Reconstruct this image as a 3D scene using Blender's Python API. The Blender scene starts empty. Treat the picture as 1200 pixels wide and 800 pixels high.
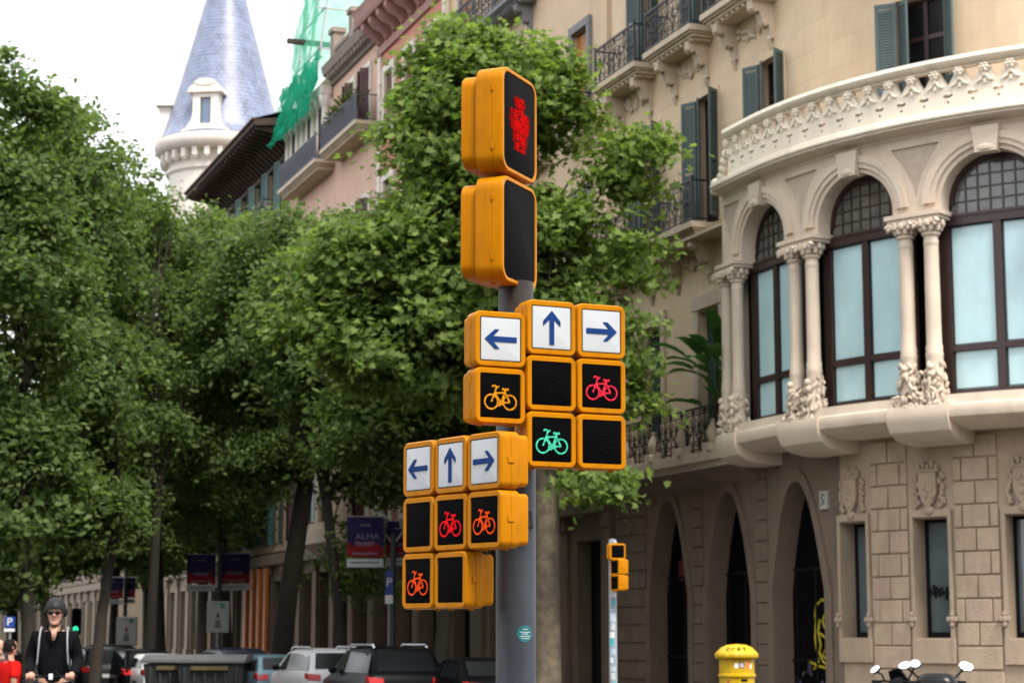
import bpy, bmesh, math, random
import numpy as np
from mathutils import Vector, Matrix
from mathutils.geometry import tessellate_polygon

R = math.radians
C = bpy.context.scene.collection
scn = bpy.context.scene

# ------------------------------------------------------------------ camera
FPX, THETA, CAMZ = 2310.0, math.atan(342 / 2310.0), 1.7
cam_d = bpy.data.cameras.new('camera')
cam = bpy.data.objects.new('camera', cam_d)
C.objects.link(cam)
scn.camera = cam
cam.location = (0, 0, CAMZ)
cam.rotation_euler = (R(90) + THETA, 0, 0)
cam_d.sensor_width = 36.0
cam_d.lens = 36.0 * FPX / 1200.0
cam_d.clip_start, cam_d.clip_end = 0.1, 3000
cam_d.dof.use_dof = True
cam_d.dof.focus_distance = 7.7
cam_d.dof.aperture_fstop = 7.0

# ------------------------------------------------------------------ light: bright overcast
SUN_EL, SUN_AZ = R(56), R(150)          # azimuth clockwise from +Y: behind the camera, to its right
world = bpy.data.worlds.new('World')
scn.world = world
world.use_nodes = True
nt = world.node_tree
for n in list(nt.nodes):
    nt.nodes.remove(n)
wo = nt.nodes.new('ShaderNodeOutputWorld')
bg = nt.nodes.new('ShaderNodeBackground')
sky = nt.nodes.new('ShaderNodeTexSky')
sky.sky_type = 'NISHITA'
sky.sun_disc = False
sky.sun_elevation = SUN_EL
sky.sun_rotation = SUN_AZ
sky.air_density = 1.0
sky.dust_density = 3.0
wmix = nt.nodes.new('ShaderNodeMix')
wmix.data_type = 'RGBA'
wtc = nt.nodes.new('ShaderNodeTexCoord')
wn = nt.nodes.new('ShaderNodeTexNoise')
wn.inputs['Scale'].default_value = 2.2
wn.inputs['Detail'].default_value = 6
wr = nt.nodes.new('ShaderNodeValToRGB')   # cloud cover: almost closed
wr.color_ramp.elements[0].position = 0.25
wr.color_ramp.elements[0].color = (0.80, 0.80, 0.80, 1)
wr.color_ramp.elements[1].position = 0.65
wr.color_ramp.elements[1].color = (0.97, 0.97, 0.97, 1)
nt.links.new(wtc.outputs['Generated'], wn.inputs['Vector'])
nt.links.new(wn.outputs['Fac'], wr.inputs['Fac'])
nt.links.new(wr.outputs['Color'], wmix.inputs[0])
nt.links.new(sky.outputs['Color'], wmix.inputs[6])
wmix.inputs[7].default_value = (7.6, 7.75, 8.0, 1)
nt.links.new(wmix.outputs[2], bg.inputs['Color'])
bg.inputs['Strength'].default_value = 0.08
nt.links.new(bg.outputs[0], wo.inputs['Surface'])

sun_d = bpy.data.lights.new('sun', 'SUN')
sun = bpy.data.objects.new('sun', sun_d)
C.objects.link(sun)
sun_d.energy = 1.5
sun_d.angle = R(18)
sun_d.color = (1.0, 0.94, 0.86)
sdir = Vector((math.sin(SUN_AZ) * math.cos(SUN_EL), math.cos(SUN_AZ) * math.cos(SUN_EL), math.sin(SUN_EL)))
sun.rotation_euler = sdir.to_track_quat('Z', 'Y').to_euler()
sun.location = (20, -30, 60)

vs = scn.view_settings
vs.view_transform = 'Standard'
vs.look = 'None'
vs.exposure = 1.85
vs.gamma = 1.0
scn.render.engine = 'CYCLES'
cy = scn.cycles
cy.use_denoising = True
cy.max_bounces = 6
cy.diffuse_bounces = 3
cy.glossy_bounces = 3
cy.transmission_bounces = 4
cy.transparent_max_bounces = 8
cy.caustics_reflective = cy.caustics_refractive = False
cy.sample_clamp_indirect = 6

# ------------------------------------------------------------------ places
CT, ST = math.cos(THETA), math.sin(THETA)


def at(u, v, Y):
    """A point at depth Y that the photograph's pixel (u, v) looks at: used to survey the place once."""
    p, q = (400 - v) / FPX, (u - 600) / FPX
    d = Vector((q, CT - p * ST, ST + p * CT))
    d *= Y / d.y
    return Vector((d.x, d.y, d.z + CAMZ))


HD = R(20)                                           # street heading, left of +Y
SD = Vector((-math.sin(HD), math.cos(HD), 0))        # along the street, away
SN = Vector((-math.cos(HD), -math.sin(HD), 0))       # out of the right-hand facades, into the street
RC = 9.0                                             # radius of the rounded street corner
CC = Vector((14.73, 45.30, 0))
BASE = CC + SN * RC


def S(t, lat, z=0.0):
    p = BASE + SD * t + SN * lat
    return Vector((p.x, p.y, z))


A90 = R(90) * RC


def gz(y):
    """the street dips a little beyond the crossing"""
    k = max(0.0, min(1.0, (y - 24.0) / 20.0))
    return -0.27 * k * k * (3 - 2 * k)


def FM(p):
    """facade coordinates (run, out, z) -> world: straight street front, then a quarter round, then the side street"""
    s, o, z = p
    if s >= 0:
        w = BASE + SD * s + SN * o
    else:
        h = HD + min(-s, A90) / RC
        n = Vector((-math.cos(h), -math.sin(h), 0))
        w = CC + n * (RC + o)
        if -s > A90:
            w += Vector((math.sin(h), -math.cos(h), 0)) * (-s - A90)
    return Vector((w.x, w.y, z))


def FG(p):
    w = FM(p)
    return Vector((w.x, w.y, w.z + gz(w.y)))


# ------------------------------------------------------------------ materials
MATS = {}


def mat(name, col, rough=0.6, var=0.12, scale=3.0, bump=0.0, bscale=40.0, metal=0.0, spec=0.5, coat=0.0,
        stain=0.0, col2=None, emit=None, estr=0.0, brick=None, coords='Object', sstain=0.35):
    if name in MATS:
        return MATS[name]
    m = bpy.data.materials.new(name)
    m.use_nodes = True
    t = m.node_tree
    b = t.nodes['Principled BSDF']
    b.inputs['Roughness'].default_value = rough
    b.inputs['Metallic'].default_value = metal
    b.inputs['Specular IOR Level'].default_value = spec
    b.inputs['Coat Weight'].default_value = coat
    b.inputs['Coat Roughness'].default_value = 0.08
    tc = t.nodes.new('ShaderNodeTexCoord')
    src = tc.outputs[coords]
    n1 = t.nodes.new('ShaderNodeTexNoise')
    n1.inputs['Scale'].default_value = scale
    n1.inputs['Detail'].default_value = 8
    n1.inputs['Roughness'].default_value = 0.65
    t.links.new(src, n1.inputs['Vector'])
    mx = t.nodes.new('ShaderNodeMix')
    mx.data_type = 'RGBA'
    rp = t.nodes.new('ShaderNodeMapRange')
    rp.inputs[1].default_value, rp.inputs[2].default_value = 0.3, 0.7
    t.links.new(n1.outputs['Fac'], rp.inputs[0])
    t.links.new(rp.outputs[0], mx.inputs[0])
    c = Vector(col)
    ca = c * (1 - var) if col2 is None else c
    cb = c * (1 + var) if col2 is None else Vector(col2)
    mx.inputs[6].default_value = (*ca, 1)
    mx.inputs[7].default_value = (*cb, 1)
    out = mx.outputs[2]
    if brick:                       # (block width, block height, joint, darkness): joints of ashlar
        bw, bh, mort, dk = brick
        bt = t.nodes.new('ShaderNodeTexBrick')
        bt.inputs['Scale'].default_value = 1.0
        bt.inputs['Brick Width'].default_value = bw
        bt.inputs['Row Height'].default_value = bh
        bt.inputs['Mortar Size'].default_value = mort
        bt.inputs['Mortar Smooth'].default_value = 0.3
        bt.inputs['Color1'].default_value = (1, 1, 1, 1)
        bt.inputs['Color2'].default_value = (0.93, 0.92, 0.91, 1)
        bt.inputs['Mortar'].default_value = (dk, dk, dk, 1)
        t.links.new(tc.outputs['UV'], bt.inputs['Vector'])
        m2 = t.nodes.new('ShaderNodeMix')
        m2.data_type = 'RGBA'
        m2.blend_type = 'MULTIPLY'
        m2.inputs[0].default_value = 1
        t.links.new(out, m2.inputs[6])
        t.links.new(bt.outputs['Color'], m2.inputs[7])
        out = m2.outputs[2]
    if stain > 0:                   # rain streaks and grime patches with a shape of their own
        mp = t.nodes.new('ShaderNodeMapping')
        mp.inputs['Scale'].default_value = (1.0, 1.0, 0.22)
        t.links.new(src, mp.inputs['Vector'])
        n2 = t.nodes.new('ShaderNodeTexNoise')
        n2.inputs['Scale'].default_value = sstain * 6
        n2.inputs['Detail'].default_value = 9
        n2.inputs['Roughness'].default_value = 0.7
        t.links.new(mp.outputs[0], n2.inputs['Vector'])
        r2 = t.nodes.new('ShaderNodeMapRange')
        r2.inputs[1].default_value, r2.inputs[2].default_value = 0.5, 0.75
        r2.inputs[3].default_value, r2.inputs[4].default_value = 1.0, 1.0 - stain
        t.links.new(n2.outputs['Fac'], r2.inputs[0])
        m3 = t.nodes.new('ShaderNodeMix')
        m3.data_type = 'RGBA'
        m3.blend_type = 'MULTIPLY'
        m3.inputs[0].default_value = 1
        t.links.new(out, m3.inputs[6])
        t.links.new(r2.outputs[0], m3.inputs[7])
        out = m3.outputs[2]
    t.links.new(out, b.inputs['Base Color'])
    if bump > 0:
        n3 = t.nodes.new('ShaderNodeTexNoise')
        n3.inputs['Scale'].default_value = bscale
        n3.inputs['Detail'].default_value = 6
        t.links.new(src, n3.inputs['Vector'])
        bp = t.nodes.new('ShaderNodeBump')
        bp.inputs['Strength'].default_value = bump
        bp.inputs['Distance'].default_value = 0.02
        t.links.new(n3.outputs['Fac'], bp.inputs['Height'])
        t.links.new(bp.outputs[0], b.inputs['Normal'])
    if emit is not None:
        b.inputs['Emission Color'].default_value = (*emit, 1)
        b.inputs['Emission Strength'].default_value = estr
    MATS[name] = m
    return m


def leaf_mat(name, ca, cb, trans=0.35):
    m = bpy.data.materials.new(name)
    m.use_nodes = True
    t = m.node_tree
    b = t.nodes['Principled BSDF']
    o = t.nodes['Material Output']
    g = t.nodes.new('ShaderNodeNewGeometry')
    mx = t.nodes.new('ShaderNodeMix')
    mx.data_type = 'RGBA'
    mx.inputs[6].default_value = (*ca, 1)
    mx.inputs[7].default_value = (*cb, 1)
    t.links.new(g.outputs['Random Per Island'], mx.inputs[0])
    t.links.new(mx.outputs[2], b.inputs['Base Color'])
    b.inputs['Roughness'].default_value = 0.6
    b.inputs['Specular IOR Level'].default_value = 0.12
    tr = t.nodes.new('ShaderNodeBsdfTranslucent')
    br = t.nodes.new('ShaderNodeMix')
    br.data_type = 'RGBA'
    br.blend_type = 'MULTIPLY'
    br.inputs[0].default_value = 1
    br.inputs[7].default_value = (1.4, 1.6, 0.75, 1)
    t.links.new(mx.outputs[2], br.inputs[6])
    t.links.new(br.outputs[2], tr.inputs['Color'])
    ms = t.nodes.new('ShaderNodeMixShader')
    ms.inputs[0].default_value = trans
    t.links.new(b.outputs[0], ms.inputs[1])
    t.links.new(tr.outputs[0], ms.inputs[2])
    t.links.new(ms.outputs[0], o.inputs['Surface'])
    MATS[name] = m
    return m


def net_mat(name, col, alpha):
    m = bpy.data.materials.new(name)
    m.use_nodes = True
    t = m.node_tree
    o = t.nodes['Material Output']
    t.nodes.remove(t.nodes['Principled BSDF'])
    d = t.nodes.new('ShaderNodeBsdfDiffuse')
    d.inputs[0].default_value = (*col, 1)
    tl = t.nodes.new('ShaderNodeBsdfTranslucent')
    tl.inputs[0].default_value = (*col, 1)
    a = t.nodes.new('ShaderNodeMixShader')
    a.inputs[0].default_value = 0.5
    t.links.new(d.outputs[0], a.inputs[1])
    t.links.new(tl.outputs[0], a.inputs[2])
    tp = t.nodes.new('ShaderNodeBsdfTransparent')
    c = t.nodes.new('ShaderNodeMixShader')
    tc = t.nodes.new('ShaderNodeTexCoord')
    n = t.nodes.new('ShaderNodeTexNoise')
    n.inputs['Scale'].default_value = 1.3
    n.inputs['Detail'].default_value = 4
    t.links.new(tc.outputs['Object'], n.inputs['Vector'])
    r = t.nodes.new('ShaderNodeMapRange')
    r.inputs[1].default_value, r.inputs[2].default_value = 0.3, 0.7
    r.inputs[3].default_value, r.inputs[4].default_value = alpha - 0.15, min(1, alpha + 0.15)
    t.links.new(n.outputs['Fac'], r.inputs[0])
    t.links.new(r.outputs[0], c.inputs[0])
    t.links.new(tp.outputs[0], c.inputs[1])
    t.links.new(a.outputs[0], c.inputs[2])
    t.links.new(c.outputs[0], o.inputs['Surface'])
    MATS[name] = m
    return m


# ------------------------------------------------------------------ mesh builder
class MB:
    def __init__(s):
        s.v, s.f, s.m, s.mi = [], [], [], 0

    def add(s, vs, fs, M=None):
        o = len(s.v)
        s.v += [tuple(M @ Vector(p)) if M else tuple(p) for p in vs]
        s.f += [tuple(i + o for i in f) for f in fs]
        s.m += [s.mi] * len(fs)
        return s

    def box(s, x0, x1, y0, y1, z0, z1, M=None):
        vs = [(x, y, z) for z in (z0, z1) for y in (y0, y1) for x in (x0, x1)]
        return s.add(vs, [(0, 2, 3, 1), (4, 5, 7, 6), (0, 1, 5, 4), (2, 6, 7, 3), (0, 4, 6, 2), (1, 3, 7, 5)], M)

    def quad(s, a, b, c, d, M=None):
        return s.add([a, b, c, d], [(0, 1, 2, 3)], M)

    def prism(s, poly, y0, y1, holes=(), M=None):
        """polygon in (x, z) with holes, from y0 to y1"""
        loops = [list(poly)] + [list(h) for h in holes]
        flat = [p for l in loops for p in l]
        tris = tessellate_polygon([[Vector((p[0], p[1], 0)) for p in l] for l in loops])
        n = len(flat)
        vs = [(p[0], y0, p[1]) for p in flat] + [(p[0], y1, p[1]) for p in flat]
        fs = [tuple(t) for t in tris] + [tuple(i + n for i in t) for t in tris]
        o = 0
        for l in loops:
            k = len(l)
            for i in range(k):
                j = (i + 1) % k
                fs.append((o + i, o + j, n + o + j, n + o + i))
            o += k
        return s.add(vs, fs, M)

    def extr(s, prof, x0, x1, M=None):
        """profile in (y, z) run along x"""
        n = len(prof)
        tris = tessellate_polygon([[Vector((p[0], p[1], 0)) for p in prof]])
        vs = [(x0, p[0], p[1]) for p in prof] + [(x1, p[0], p[1]) for p in prof]
        fs = [tuple(t) for t in tris] + [tuple(i + n for i in t) for t in tris]
        for i in range(n):
            j = (i + 1) % n
            fs.append((i, j, n + j, n + i))
        return s.add(vs, fs, M)

    def loft(s, loops, cap0=True, cap1=True, closed=True, M=None):
        n = len(loops[0])
        vs = [p for l in loops for p in l]
        fs = []
        for k in range(len(loops) - 1):
            for i in range(n if closed else n - 1):
                j = (i + 1) % n
                fs.append((k * n + i, k * n + j, (k + 1) * n + j, (k + 1) * n + i))
        if cap0:
            fs.append(tuple(range(n)))
        if cap1:
            fs.append(tuple((len(loops) - 1) * n + i for i in range(n)))
        return s.add(vs, fs, M)

    def tube(s, path, r, n=6, M=None, flat=None):
        P = [Vector(p) for p in path]
        rs = r if isinstance(r, (list, tuple)) else [r] * len(P)
        loops = []
        up = None
        for i, p in enumerate(P):
            d = (P[min(i + 1, len(P) - 1)] - P[max(i - 1, 0)])
            d.normalize()
            if up is None:
                up = Vector((0, 0, 1)) if abs(d.z) < 0.9 else Vector((1, 0, 0))
            a = d.cross(up)
            if a.length < 1e-6:
                a = d.orthogonal()
            a.normalize()
            b = d.cross(a) * -1
            up = b
            loops.append([tuple(p + (a * math.cos(q) + b * math.sin(q)) * rs[i])
                          for q in [2 * math.pi * k / n + math.pi / n for k in range(n)]])
        return s.loft(loops, M=M)

    def lathe(s, prof, n=16, c=(0, 0, 0), M=None):
        loops = [[(c[0] + r * math.cos(2 * math.pi * k / n), c[1] + r * math.sin(2 * math.pi * k / n), c[2] + z)
                  for k in range(n)] for r, z in prof]
        return s.loft(loops, M=M)

    def ball(s, c, r, n=10, m=6, M=None, rot=None):
        if not isinstance(r, (list, tuple)):
            r = (r, r, r)
        vs, fs = [], []
        for i in range(m + 1):
            ph = math.pi * i / m
            for k in range(n):
                th = 2 * math.pi * k / n
                p = Vector((r[0] * math.sin(ph) * math.cos(th), r[1] * math.sin(ph) * math.sin(th), r[2] * math.cos(ph)))
                if rot:
                    p = rot @ p
                vs.append(p + Vector(c))
        for i in range(m):
            for k in range(n):
                a, b = i * n + k, i * n + (k + 1) % n
                fs.append((a, b, b + n, a + n))
        return s.add(vs, fs, M)

    def build(s, name, mats, parent=None, fmap=None, cut=None, bevel=0.0, ang=35, origin=None, bseg=2):
        if not isinstance(mats, (list, tuple)):
            mats = [mats]
        bm = bmesh.new()
        bv = [bm.verts.new(p) for p in s.v]
        uvl = bm.loops.layers.uv.new('UVMap')
        for f, mi in zip(s.f, s.m):
            try:
                fc = bm.faces.new([bv[i] for i in f])
                fc.material_index = mi
            except ValueError:
                pass
        bmesh.ops.remove_doubles(bm, verts=bm.verts, dist=0.0004)
        if cut:
            lo, hi, st = cut
            x = lo
            while x < hi + 1e-6:
                bmesh.ops.bisect_plane(bm, geom=bm.verts[:] + bm.edges[:] + bm.faces[:], dist=1e-5,
                                       plane_co=(x, 0, 0), plane_no=(1, 0, 0))
                x += st
        bmesh.ops.recalc_face_normals(bm, faces=bm.faces)
        bm.normal_update()
        for fc in bm.faces:
            n = fc.normal
            for lp in fc.loops:
                p = lp.vert.co
                if abs(n.z) > 0.75:
                    lp[uvl].uv = (p.x, p.y)
                elif abs(n.x) > 0.8:
                    lp[uvl].uv = (p.y, p.z)
                else:
                    lp[uvl].uv = (p.x, p.z)
        off = Vector((0, 0, 0))
        if origin is not None:
            off = Vector(origin)
        if fmap:
            if parent is not None:
                off = wloc(parent)
            for v in bm.verts:
                v.co = fmap(v.co) - off
            bmesh.ops.recalc_face_normals(bm, faces=bm.faces)
        elif origin is not None:
            for v in bm.verts:
                v.co = v.co - off
        me = bpy.data.meshes.new(name)
        bm.to_mesh(me)
        bm.free()
        for m in mats:
            me.materials.append(m)
        me.polygons.foreach_set('use_smooth', [True] * len(me.polygons))
        me.set_sharp_from_angle(angle=R(ang))
        ob = bpy.data.objects.new(name, me)
        C.objects.link(ob)
        if parent is not None:
            ob.parent = parent
        elif origin is not None or fmap:
            ob.location = off
        if bevel:
            b = ob.modifiers.new('bevel', 'BEVEL')
            b.width = bevel
            b.segments = bseg
            b.limit_method = 'ANGLE'
            b.angle_limit = R(40)
        return ob


def wloc(o):
    p = Vector((0, 0, 0))
    while o is not None:
        p += o.location
        o = o.parent
    return p


def empty(name, loc, rz=0.0):
    o = bpy.data.objects.new(name, None)
    o.empty_display_size = 0.3
    o.location = loc
    o.rotation_euler = (0, 0, rz)
    C.objects.link(o)
    return o


def tag(o, label, cat, group=None, kind=None):
    if label:
        o['label'] = label
    if cat:
        o['category'] = cat
    if group:
        o['group'] = group
    if kind:
        o['kind'] = kind
    return o


def structure(o):
    o['kind'] = 'structure'
    return o


def text_mesh(body, size, depth, name, m, parent, loc, rot=(R(90), 0, 0), align='CENTER', sx=1.0):
    cu = bpy.data.curves.new('lettering', 'FONT')
    cu.body = body
    cu.size = size
    cu.align_x = align
    cu.align_y = 'CENTER'
    cu.extrude = depth
    tmp = bpy.data.objects.new('lettering', cu)
    C.objects.link(tmp)
    bpy.context.view_layer.update()
    me = bpy.data.meshes.new_from_object(tmp.evaluated_get(bpy.context.evaluated_depsgraph_get()))
    bpy.data.objects.remove(tmp)
    me.materials.clear()
    me.materials.append(m)
    o = bpy.data.objects.new(name, me)
    C.objects.link(o)
    o.parent = parent
    o.location = loc
    o.rotation_euler = rot
    o.scale = (sx, 1, 1)
    return o


def rrect(w, h, r, n=5):
    pts = []
    for cx, cz, a0 in ((w / 2 - r, h / 2 - r, 0), (-w / 2 + r, h / 2 - r, 90), (-w / 2 + r, -h / 2 + r, 180), (w / 2 - r, -h / 2 + r, 270)):
        for k in range(n + 1):
            a = R(a0 + 90 * k / n)
            pts.append((cx + r * math.cos(a), cz + r * math.sin(a)))
    return pts


# ------------------------------------------------------------------ palette
M_stucco = mat('warm beige ashlar stucco', (0.66, 0.515, 0.35), 0.85, 0.07, 1.2, 0.15, 30, stain=0.16, brick=(1.5, 0.62, 0.012, 0.86))
M_cream = mat('cream carved limestone', (0.61, 0.505, 0.395), 0.8, 0.08, 1.5, 0.2, 25, stain=0.20)
M_white = mat('whitened limestone balustrade', (0.80, 0.71, 0.58), 0.8, 0.07, 2.5, 0.2, 30, stain=0.22)
M_trim = mat('beige stone trim', (0.53, 0.43, 0.32), 0.85, 0.08, 2.0, 0.2, 25, stain=0.25)
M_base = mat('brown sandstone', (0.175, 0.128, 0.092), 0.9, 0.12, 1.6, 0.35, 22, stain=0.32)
M_baser = mat('brown sandstone in lit tone', (0.39, 0.30, 0.215), 0.9, 0.12, 1.6, 0.35, 22, stain=0.30)  # lit copy of the brown sandstone: brighter daylight painted into the right wall
M_blockd = mat('sandstone block in shaded tone', (0.175, 0.128, 0.092), 0.95, 0.14, 2.6, 0.8, 26, stain=0.32)  # darker copy of the block stone: arcade shade put into the colour
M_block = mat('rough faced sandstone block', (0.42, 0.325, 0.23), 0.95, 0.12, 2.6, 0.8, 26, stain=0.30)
M_blockp = mat('pinkish sandstone block', (0.43, 0.32, 0.24), 0.95, 0.14, 2.6, 0.8, 26, stain=0.25)
M_frame = mat('dark brown window frame', (0.032, 0.014, 0.012), 0.4, 0.15, 4)
M_maroon = mat('maroon shutter', (0.075, 0.02, 0.022), 0.5, 0.1, 4)
M_shut = mat('grey green shutter', (0.060, 0.092, 0.092), 0.55, 0.14, 5, stain=0.15)
M_shutg = mat('green shutter', (0.055, 0.13, 0.115), 0.55, 0.1, 5)
M_wood = mat('varnished wooden blind', (0.46, 0.175, 0.03), 0.5, 0.15, 5)
M_iron = mat('wrought iron', (0.020, 0.021, 0.024), 0.5, 0.2, 9, metal=0.3)
M_ironb = mat('blue grey iron balcony', (0.045, 0.054, 0.072), 0.5, 0.2, 6)
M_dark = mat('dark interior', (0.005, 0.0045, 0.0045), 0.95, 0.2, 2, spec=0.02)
M_glass = mat('dark window glass', (0.010, 0.012, 0.014), 0.1, 0.2, 1, spec=0.2)
M_blind = mat('pale cyan blind behind glass', (0.46, 0.66, 0.69), 0.3, 0.10, 0.9, coat=0.5, stain=.08, sstain=.5)
M_lead = mat('leaded glass', (0.10, 0.10, 0.09), 0.12, 0.35, 3.0, spec=0.8)
M_orange = mat('amber yellow signal housing', (0.47, 0.172, 0.0006), 0.42, 0.05, 6, spec=0.08, stain=0.24, sstain=3.0)
M_gasket = mat('dark rubber gasket', (0.02, 0.016, 0.01), 0.6)
M_lens = mat('unlit signal lens', (0.0025, 0.0025, 0.003), 0.5, 0.3, 60, spec=0.012, bump=0.05, bscale=300)
M_panel = mat('white arrow panel', (0.46, 0.485, 0.51), 0.3, 0.03, 4, spec=.3, stain=0.06, sstain=4)
M_blue = mat('blue arrow', (0.006, 0.036, 0.16), 0.6, 0.06, spec=.1)
M_pole = mat('grey painted steel pole', (0.042, 0.051, 0.064), 0.45, 0.18, 5, bump=.06, bscale=25, stain=0.3, sstain=2.5, metal=0.25)
M_steel = mat('galvanised steel', (0.32, 0.33, 0.34), 0.45, 0.1, 8, metal=0.6)
M_asph = mat('asphalt', (0.05, 0.05, 0.052), 0.9, 0.2, 8, 0.4, 80)
M_pave = mat('grey pavement tile', (0.17, 0.163, 0.152), 0.85, 0.08, 2, 0.1, 30, brick=(0.4, 0.2, 0.01, 0.7), stain=0.25)
M_kerb = mat('granite kerb', (0.30, 0.29, 0.28), 0.8, 0.15, 12)
M_paint = mat('road paint', (0.72, 0.72, 0.70), 0.7, 0.1, 6, stain=0.35, sstain=1.5)
M_black = mat('black plastic', (0.008, 0.008, 0.009), 0.55, 0.15, 9, spec=.1)
M_rubber = mat('tyre rubber', (0.018, 0.018, 0.018), 0.85)
M_chrome = mat('chromed metal', (0.75, 0.76, 0.78), 0.12, 0.03, metal=1.0)
M_barkp = mat('mottled plane bark', (0.055, 0.043, 0.030), 0.9, 0.1, 3.5, 0.6, 12, col2=(0.19, 0.15, 0.10), stain=.3, sstain=1.2)
M_barkd = mat('dark bark', (0.034, 0.028, 0.021), 0.95, 0.3, 4.0, 0.8, 14)
M_leaf = leaf_mat('plane tree leaf', (0.064, 0.110, 0.031), (0.215, 0.285, 0.080), 0.47)
M_leafb = leaf_mat('darker plane tree leaf', (0.056, 0.094, 0.034), (0.158, 0.215, 0.074), 0.46)
M_leafc = leaf_mat('broad banana leaf', (0.02, 0.062, 0.02), (0.05, 0.115, 0.036), 0.3)
M_leafd = leaf_mat('shrub leaf', (0.05, 0.07, 0.02), (0.10, 0.12, 0.03), 0.2)
# ------------------------------------------------------------------ ground
g = MB()
ys = [-300, 24] + [24 + 2 * k for k in range(1, 11)] + [1500]
for a, b in zip(ys, ys[1:]):
    g.quad((-900, a, gz(a)), (900, a, gz(a)), (900, b, gz(b)), (-900, b, gz(b)))
structure(g.build('ground', M_asph))
rd = MB()
rd.quad((-60, 5.3, .004), (150, 5.3, .004), (150, 14.0, .004), (-60, 14.0, .004))
rd.mi = 0
structure(rd.build('road', M_asph, fmap=FG, cut=(-58, 150, 2)))
pv = MB()
pv.box(0.0, 170, -14, 5.3, -.2, .14)
structure(pv.build('pavement', M_pave, fmap=FG, cut=(-15, 60, 1.5)))
pv = MB()
ring = []
for k in range(0, 19):
    ring.append((-k * A90 / 18, 5.0))
for a, b in zip(ring, ring[1:]):
    pv.add([(a[0], -6, -.2), (b[0], -6, -.2), (b[0], 5.3, -.2), (a[0], 5.3, -.2),
            (a[0], -6, .14), (b[0], -6, .14), (b[0], 5.3, .14), (a[0], 5.3, .14)],
           [(4, 5, 6, 7), (2, 3, 7, 6), (0, 1, 5, 4)])
structure(pv.build('pavement', M_pave, fmap=FG, cut=(-15, 60, 1.5)))
kb = MB()
kb.box(-A90, 170, 5.3, 5.45, -.2, .15)
structure(kb.build('kerb', M_kerb, fmap=FG, cut=(-A90, 60, .8)))
# the traffic island that the signal pole stands on, with its kerb and the crossing beside it
isl = MB()
isl.prism([(p[0], p[1]) for p in rrect(9.0, 5.0, 1.2, 6)], 0, .13, M=Matrix.Translation((2.6, 7.6, 0.13)) @ Matrix.Rotation(R(-90), 4, 'X'))
structure(isl.build('pavement', M_pave))
cr = MB()
for k in range(9):
    cr.quad((-9.2 + k * 1.0, 12.5, .008), (-8.7 + k * 1.0, 12.5, .008), (-8.7 + k * 1.0, 16.5, .008), (-9.2 + k * 1.0, 16.5, .008))
structure(cr.build('road', M_paint))


# ------------------------------------------------------------------ facade kit
def op(s, w, z0, z1, arch=None, spring=None):
    return dict(a=s - w / 2, b=s + w / 2, z0=z0, z1=z1, arch=arch, spring=spring)


def arch_curve(o, n=14):
    a, b, sp, top = o['a'], o['b'], o['spring'], o['z1']
    w = (b - a) / 2
    c = (a + b) / 2
    pts = []
    for k in range(n + 1):
        x = -1 + 2 * k / n
        if o['arch'] == 'round':
            z = math.sqrt(max(0, 1 - x * x))
        else:                                  # tall parabolic arch
            z = 1 - abs(x) ** 2.3
        pts.append((c + x * w, sp + (top - sp) * z))
    return pts


def wall_ops(mb, s0, s1, z0, z1, ops, out=0.0, depth=0.3):
    xs = sorted({s0, s1, *[o['a'] for o in ops], *[o['b'] for o in ops]})
    zs = sorted({z0, z1, *[o['z0'] for o in ops], *[o['z1'] for o in ops]})
    xs = [x for x in xs if s0 <= x <= s1]
    zs = [z for z in zs if z0 <= z <= z1]
    for xa, xb in zip(xs, xs[1:]):
        for za, zb in zip(zs, zs[1:]):
            cx, cz = (xa + xb) / 2, (za + zb) / 2
            if any(o['a'] < cx < o['b'] and o['z0'] < cz < o['z1'] for o in ops):
                continue
            mb.quad((xa, out, za), (xb, out, za), (xb, out, zb), (xa, out, zb))
    for o in ops:
        a, b, za, zb = o['a'], o['b'], o['z0'], o['z1']
        i = out - depth
        sp = o['spring'] if o['arch'] else zb
        mb.quad((a, out, za), (a, i, za), (a, i, sp), (a, out, sp))
        mb.quad((b, out, za), (b, i, za), (b, i, sp), (b, out, sp))
        mb.quad((a, out, za), (b, out, za), (b, i, za), (a, i, za))
        if not o['arch']:
            mb.quad((a, out, zb), (b, out, zb), (b, i, zb), (a, i, zb))
        else:
            cv = arch_curve(o)
            for p, q in zip(cv, cv[1:]):
                mb.quad((p[0], out, p[1]), (q[0], out, q[1]), (q[0], i, q[1]), (p[0], i, p[1]))
                mb.quad((p[0], out, p[1]), (q[0], out, q[1]), (q[0], out, zb), (p[0], out, zb))


def volume(mb, s0, s1, z0, z1, back, out=0.0, step=1.0):
    """sides, back and roof of a building behind its front wall"""
    n = max(1, int((s1 - s0) / step))
    xs = [s0 + (s1 - s0) * k / n for k in range(n + 1)]
    mb.quad((s0, out, z0), (s0, back, z0), (s0, back, z1), (s0, out, z1))
    mb.quad((s1, out, z0), (s1, back, z0), (s1, back, z1), (s1, out, z1))
    for a, b in zip(xs, xs[1:]):
        mb.quad((a, back, z0), (b, back, z0), (b, back, z1), (a, back, z1))
        mb.quad((a, out, z1), (b, out, z1), (b, back, z1), (a, back, z1))


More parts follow.
